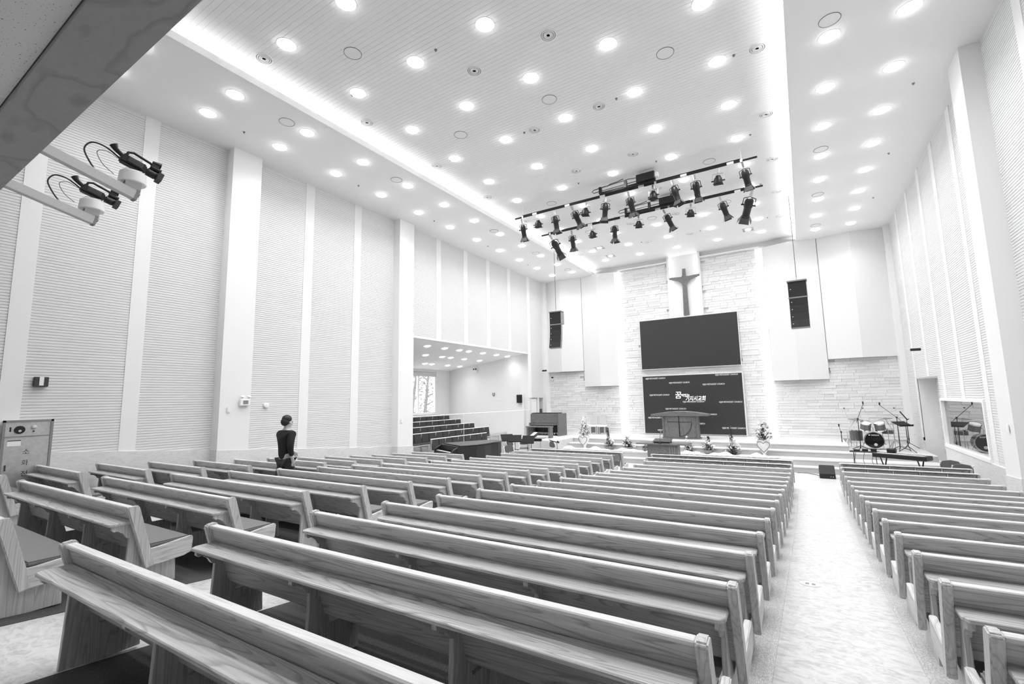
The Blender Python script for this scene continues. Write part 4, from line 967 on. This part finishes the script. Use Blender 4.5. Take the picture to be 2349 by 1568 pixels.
# ------------------------------------------------------------------ left wall fittings
t = thing('wall_uplight', 'dark square wall lamp with a pale centre band on the ribbed left wall', 'wall lamp', (XL+.012, 2.69, 3.02))
MB().box(0, .08, -.10, .10, -.09, .09).build('case', 'dark_grey', t, bevel=.01)
MB().box(.08, .088, -.03, .03, -.07, .09).build('diffuser', 'white_paint', t)
t = thing('emergency_light', 'white box emergency light with twin lamps on the left pilaster', 'emergency light', (XL+.322, 6.28, 2.6))
MB().box(0, .07, -.12, .12, -.1, .06).build('case', 'white_paint', t, bevel=.01)
MB().box(.07, .075, -.05, .07, -.06, .03).build('panel', 'mid_grey', t)
for y in (-.06, .1): MB().lathe([(.02, 0), (.045, .05), (1e-7, .055)], 12, T(.03, y, .09) @ RY(.6)).build('lamp', 'light_grey', t)
tag(MB().box(0, .012, -.04, .04, -.06, .06).box(.012, .016, -.02, .02, .01, .035).box(.012, .016, -.02, .02, -.035, -.01).build('wall_outlet', 'white_paint', None, (XL+.322, 5.93, 2.41)), 'small white switch plate on the left pilaster by the emergency light', 'switch')
tag(MB().box(0, .012, -.04, .04, -.06, .06).box(.012, .016, -.02, .02, -.03, .03).build('wall_outlet', 'white_paint', None, (XL+.322, 11.63, 1.87)), 'small white switch plate on the pilaster beside the choir alcove', 'switch')
tag(MB().box(-.012, 0, -.04, .04, -.07, .07).box(-.016, -.012, -.02, .02, -.03, .03).build('wall_outlet', 'white_paint', None, (XR-.322, 11.70, 1.86)), 'small white switch plate on the right pilaster', 'switch')
tag(MB().lathe([(.07, 0), (.07, .02), (.06, .05), (1e-7, .06)], 18, RY(math.pi/2)).build('fire_bell', 'white_paint', None, (XL+.012, 7.02, 2.5), smooth=True), 'round white bell on the ribbed wall next to the pilaster', 'bell')
t = thing('fire_hose_cabinet', 'tall metal fire hose cabinet with Korean lettering on the left wall', 'cabinet', (XL+.03, 2.56, .80))
MB().box(0, .17, -.31, .31, .0, 1.51).build('body', 'brushed', t)
for a in ((-.325, -.29, 0, 1.53), (.29, .325, 0, 1.53), (-.325, .325, 1.495, 1.53), (-.29, .29, 1.235, 1.25)): MB().box(.15, .19, a[0], a[1], a[2], a[3]).build('frame', 'mid_grey', t)
dr = MB().box(.17, .18, -.285, .285, .03, 1.23).build('door', 'brushed', t)
MB().box(.18, .19, -.255, -.235, .66, .76).build('door_handle', 'dark_grey', dr)
MB().box(.18, .183, -.25, -.08, 1.08, 1.18).build('notice', 'paper', dr); MB().box(.182, .184, -.25, -.08, 1.165, 1.18).build('notice_band', 'print_dark', dr)
for ch, z in (('소', .93), ('화', .74), ('전', .55)):
    text_mesh('lettering', ch, .11, 'print_dark', dr, (.182, -.05, z), (math.pi/2, 0, math.pi/2), width=.085, extrude=.001)
MB().lathe([(.07, 0), (.07, .02), (.06, .025), (1e-7, .025)], 20, T(.17, -.11, 1.36) @ RY(math.pi/2)).build('alarm_horn', 'black', t)
MB().lathe([(.02, .025), (.02, .032), (1e-7, .033)], 12, T(.17, -.11, 1.34) @ RY(math.pi/2)).build('horn_centre', 'light_grey', t)
MB().lathe([(.035, 0), (.035, .02), (.025, .04), (1e-7, .05)], 16, T(.17, .07, 1.395) @ RY(math.pi/2)).build('indicator_lamp', 'light_grey', t, smooth=True)
MB().lathe([(.012, 0), (.012, .015), (1e-7, .016)], 10, T(.17, .07, 1.325) @ RY(math.pi/2)).build('alarm_button', 'black', t)
MB().box(.17, .175, -.235, -.215, 1.33, 1.41).build('key_slot', 'black', t)

# ------------------------------------------------------------------ video cameras on arms from the gallery edge
def cam_rig(ax, hx, hy, hz, which):
    a = Vector((ax, 1.005, 4.655)); b = Vector((hx+.03, hy+.03, hz-.17)); d = b-a
    t = thing('camera_arm', 'pale metal arm reaching out of the gallery edge under the %s video camera' % which, 'camera mount', a)
    yaw = math.atan2(-d.x, d.y); pt = math.atan2(d.z, math.hypot(d.x, d.y)); L = d.length
    M = RZ(yaw) @ RX(pt)
    MB().box(-.03, .03, 0, L, -.045, .045, M).build('channel', 'light_grey', t, bevel=.004)
    MB().box(-.034, .034, L-.02, L+.004, -.05, .05, M).build('end_cap', 'mid_grey', t)
    t = thing('pan_head', 'round white motor pan head carrying the %s video camera' % which, 'pan head', (hx, hy, hz-.155), -.15)
    MB().box(-.05, .05, -.06, .06, .0, .03).prism([(-.05, .03), (.05, .03), (.085, .10), (-.085, .10)], 'y', -.06, .06).build('foot', 'light_grey', t)
    MB().lathe([(.04, .098), (.102, .10), (.108, .108), (.10, .20), (.075, .218), (1e-7, .22)], 26).build('drum', 'white_paint', t, smooth=True)
    MB().box(-.06, .06, -.062, -.055, .085, .097).build('slot', 'black', t)
    MB().prism([(-.09, .20), (.09, .20), (.06, .238), (-.06, .238)], 'x', -.03, .03).build('cradle', 'light_grey', t)
    t = thing('video_camera', 'black shoulder video camera, %s of the pair under the gallery' % which, 'video camera', (hx, hy, hz+.10), -.12, rot=(-.30, 0, -.12))
    MB().box(-.04, .04, -.12, .08, .0, .085).box(-.035, .035, .08, .11, .01, .075).build('body', 'black', t, bevel=.012, seg=2)
    MB().box(.04, .05, -.07, .05, .02, .07).build('side_panel', 'dark_grey', t, bevel=.004)
    MB().lathe([(.036, 0), (.036, .06), (.03, .065), (.034, .07), (.034, .085)], 18, T(0, .10, .04) @ RX(-math.pi/2)).build('lens_barrel', 'black', t, smooth=True)
    MB().prism([(-.05, .0), (.05, .0), (.05, .08), (-.05, .08)], 'y', .175, .22).build('lens_hood', 'dark_grey', t, bevel=.004)
    MB().tube([(0, -.09, .085), (0, -.085, .125), (0, -.05, .145), (0, .09, .135), (0, .12, .115), (0, .12, .08)], .012, 8).build('handle', 'black', t)
    MB().box(-.02, .02, .10, .16, .105, .15).tube([(0, .10, .15), (0, .17, .16)], [.022, .03], 8).tube([(0, .1, .10), (0, .19, .105)], [.022, .026], 8).build('microphone_mount', 'black', t, bevel=.003)
    MB().tube([(0, -.10, .06), (0, -.17, .09), (0, -.20, .12)], [.018, .022, .034], 10).build('viewfinder', 'black', t, smooth=True)
    MB().tube(smooth([(0, -.12, .03), (-.02, -.24, .07), (-.03, -.33, .05), (-.03, -.35, -.04), (-.02, -.28, -.13), (.0, -.20, -.20)]), .007, 6).build('cable', 'black', t)
    MB().tube(smooth([(0, -.12, .02), (.0, -.22, .03), (.0, -.27, -.02), (.0, -.2, -.1), (.0, -.1, -.14)]), .003, 5).build('thin_cable', 'dark_grey', t)
cam_rig(-5.13, -5.2, 1.64, 4.66, 'nearer')
cam_rig(-6.23, -6.3, 1.66, 4.67, 'farther')

# ------------------------------------------------------------------ person walking along the side aisle
def skin(name, nodes, edges, mat, parent, root=0, sub=2):
    me = bpy.data.meshes.new(name); me.from_pydata([n[:3] for n in nodes], edges, []); me.materials.append(M_[mat])
    o = inst(name, me, parent); m = o.modifiers.new('skin', 'SKIN'); m.use_smooth_shade = True
    if not me.skin_vertices: 
        bm = bmesh.new(); bm.from_mesh(me); bm.verts.layers.skin.verify(); bm.to_mesh(me); bm.free()
    for i, n in enumerate(nodes):
        sv = me.skin_vertices[0].data[i]; r = n[3]; sv.radius = (r if isinstance(r, tuple) else (r, r)); sv.use_root = (i == root)
    s = o.modifiers.new('sub', 'SUBSURF'); s.levels = sub; s.render_levels = sub
    return o
def person():
    y = 5.8; t = thing('person', 'person in a black jacket and dark trousers walking between the left pew blocks', 'person', (-9.17, y, fl(y)), 0)
    # body, facing +y
    N = [(0, 0, .95, .12), (0, .01, 1.12, .12), (0, .0, 1.30, .14), (0, .0, 1.45, .09), (0, .01, 1.52, .055), (0, .03, 1.60, .085), (0, .035, 1.70, .075),
         (.17, 0, 1.43, .055), (.22, -.06, 1.17, .042), (.20, .02, .93, .034), (.20, .05, .85, .03),
         (-.17, 0, 1.43, .055), (-.22, .10, 1.18, .042), (-.19, .28, 1.02, .034), (-.18, .35, .99, .03),
         (.09, .0, .88, .085), (.09, .16, .48, .058), (.09, .10, .09, .042), (.09, .22, .035, .035),
         (-.09, .0, .88, .085), (-.09, -.10, .48, .058), (-.09, -.36, .16, .042), (-.09, -.30, .05, .035)]
    E = [(0,1),(1,2),(2,3),(3,4),(4,5),(5,6),(3,7),(7,8),(8,9),(9,10),(3,11),(11,12),(12,13),(13,14),(0,15),(15,16),(16,17),(17,18),(0,19),(19,20),(20,21),(21,22)]
    # fingers and thumb on both hands
    for hb, base in ((10, Vector((.20, .05, .85))), (14, Vector((-.18, .35, .99)))):
        for i in range(4):
            p = base+Vector((.0, .024*(i-1.5), -.05)); q = p+Vector((.01, .006, -.05+.008*abs(i-1.5)))
            N += [(p.x, p.y, p.z, .010), (q.x, q.y, q.z, .008)]; E += [(hb, len(N)-2), (len(N)-2, len(N)-1)]
        p = base+Vector((0, .05, -.015)); N.append((p.x, p.y, p.z, .010)); E.append((hb, len(N)-1))
    body = skin('body', N, E, 'skin', t)
    skin('jacket', [(0, 0, .86, .15), (0, .01, 1.10, .155), (0, 0, 1.30, .175), (0, 0, 1.44, .12), (0, .0, 1.49, .07), (.18, 0, 1.42, .085), (.235, -.06, 1.17, .065), (.21, .01, .96, .05), (-.18, 0, 1.42, .085), (-.235, .10, 1.18, .065), (-.2, .26, 1.04, .05)],
         [(0,1),(1,2),(2,3),(3,4),(3,5),(5,6),(6,7),(3,8),(8,9),(9,10)], 'cloth_black', t)
    skin('trousers', [(0, 0, .92, .135), (.09, .01, .84, .10), (.09, .16, .48, .078), (.09, .10, .12, .06), (-.09, .01, .84, .10), (-.09, -.10, .48, .078), (-.09, -.35, .18, .06)], [(0,1),(1,2),(2,3),(0,4),(4,5),(5,6)], 'cloth_dark', t)
    MB().ball((0, .0, 1.715), .098, 14, 9, .9).ball((0, -.03, 1.66), .09, 12, 8, 1.0).build('hair', 'hair', t, smooth=True)
    MB().ball((0, .125, 1.635), .016, 8, 6, 1.3).build('nose', 'skin', t, smooth=True)
    for s in (-1, 1):
        MB().ball((s*.088, .02, 1.64), .02, 8, 6, 1.5).build('ear', 'skin', t, smooth=True)
        MB().ball((s*.032, .108, 1.665), .011, 8, 6, .8).build('eye', 'hair', t, smooth=True)
    MB().box(-.025, .025, .112, .118, 1.588, 1.596).build('mouth', 'cloth_dark', t)
    for x, y0, z in ((.09, .14, 0), (-.09, -.34, .02)): MB().ball((x, y0+.03, z+.05), .055, 10, 7, .8, M=None).box(x-.05, x+.05, y0-.06, y0+.18, z, z+.05).build('shoe', 'black', t, bevel=.015)
person()
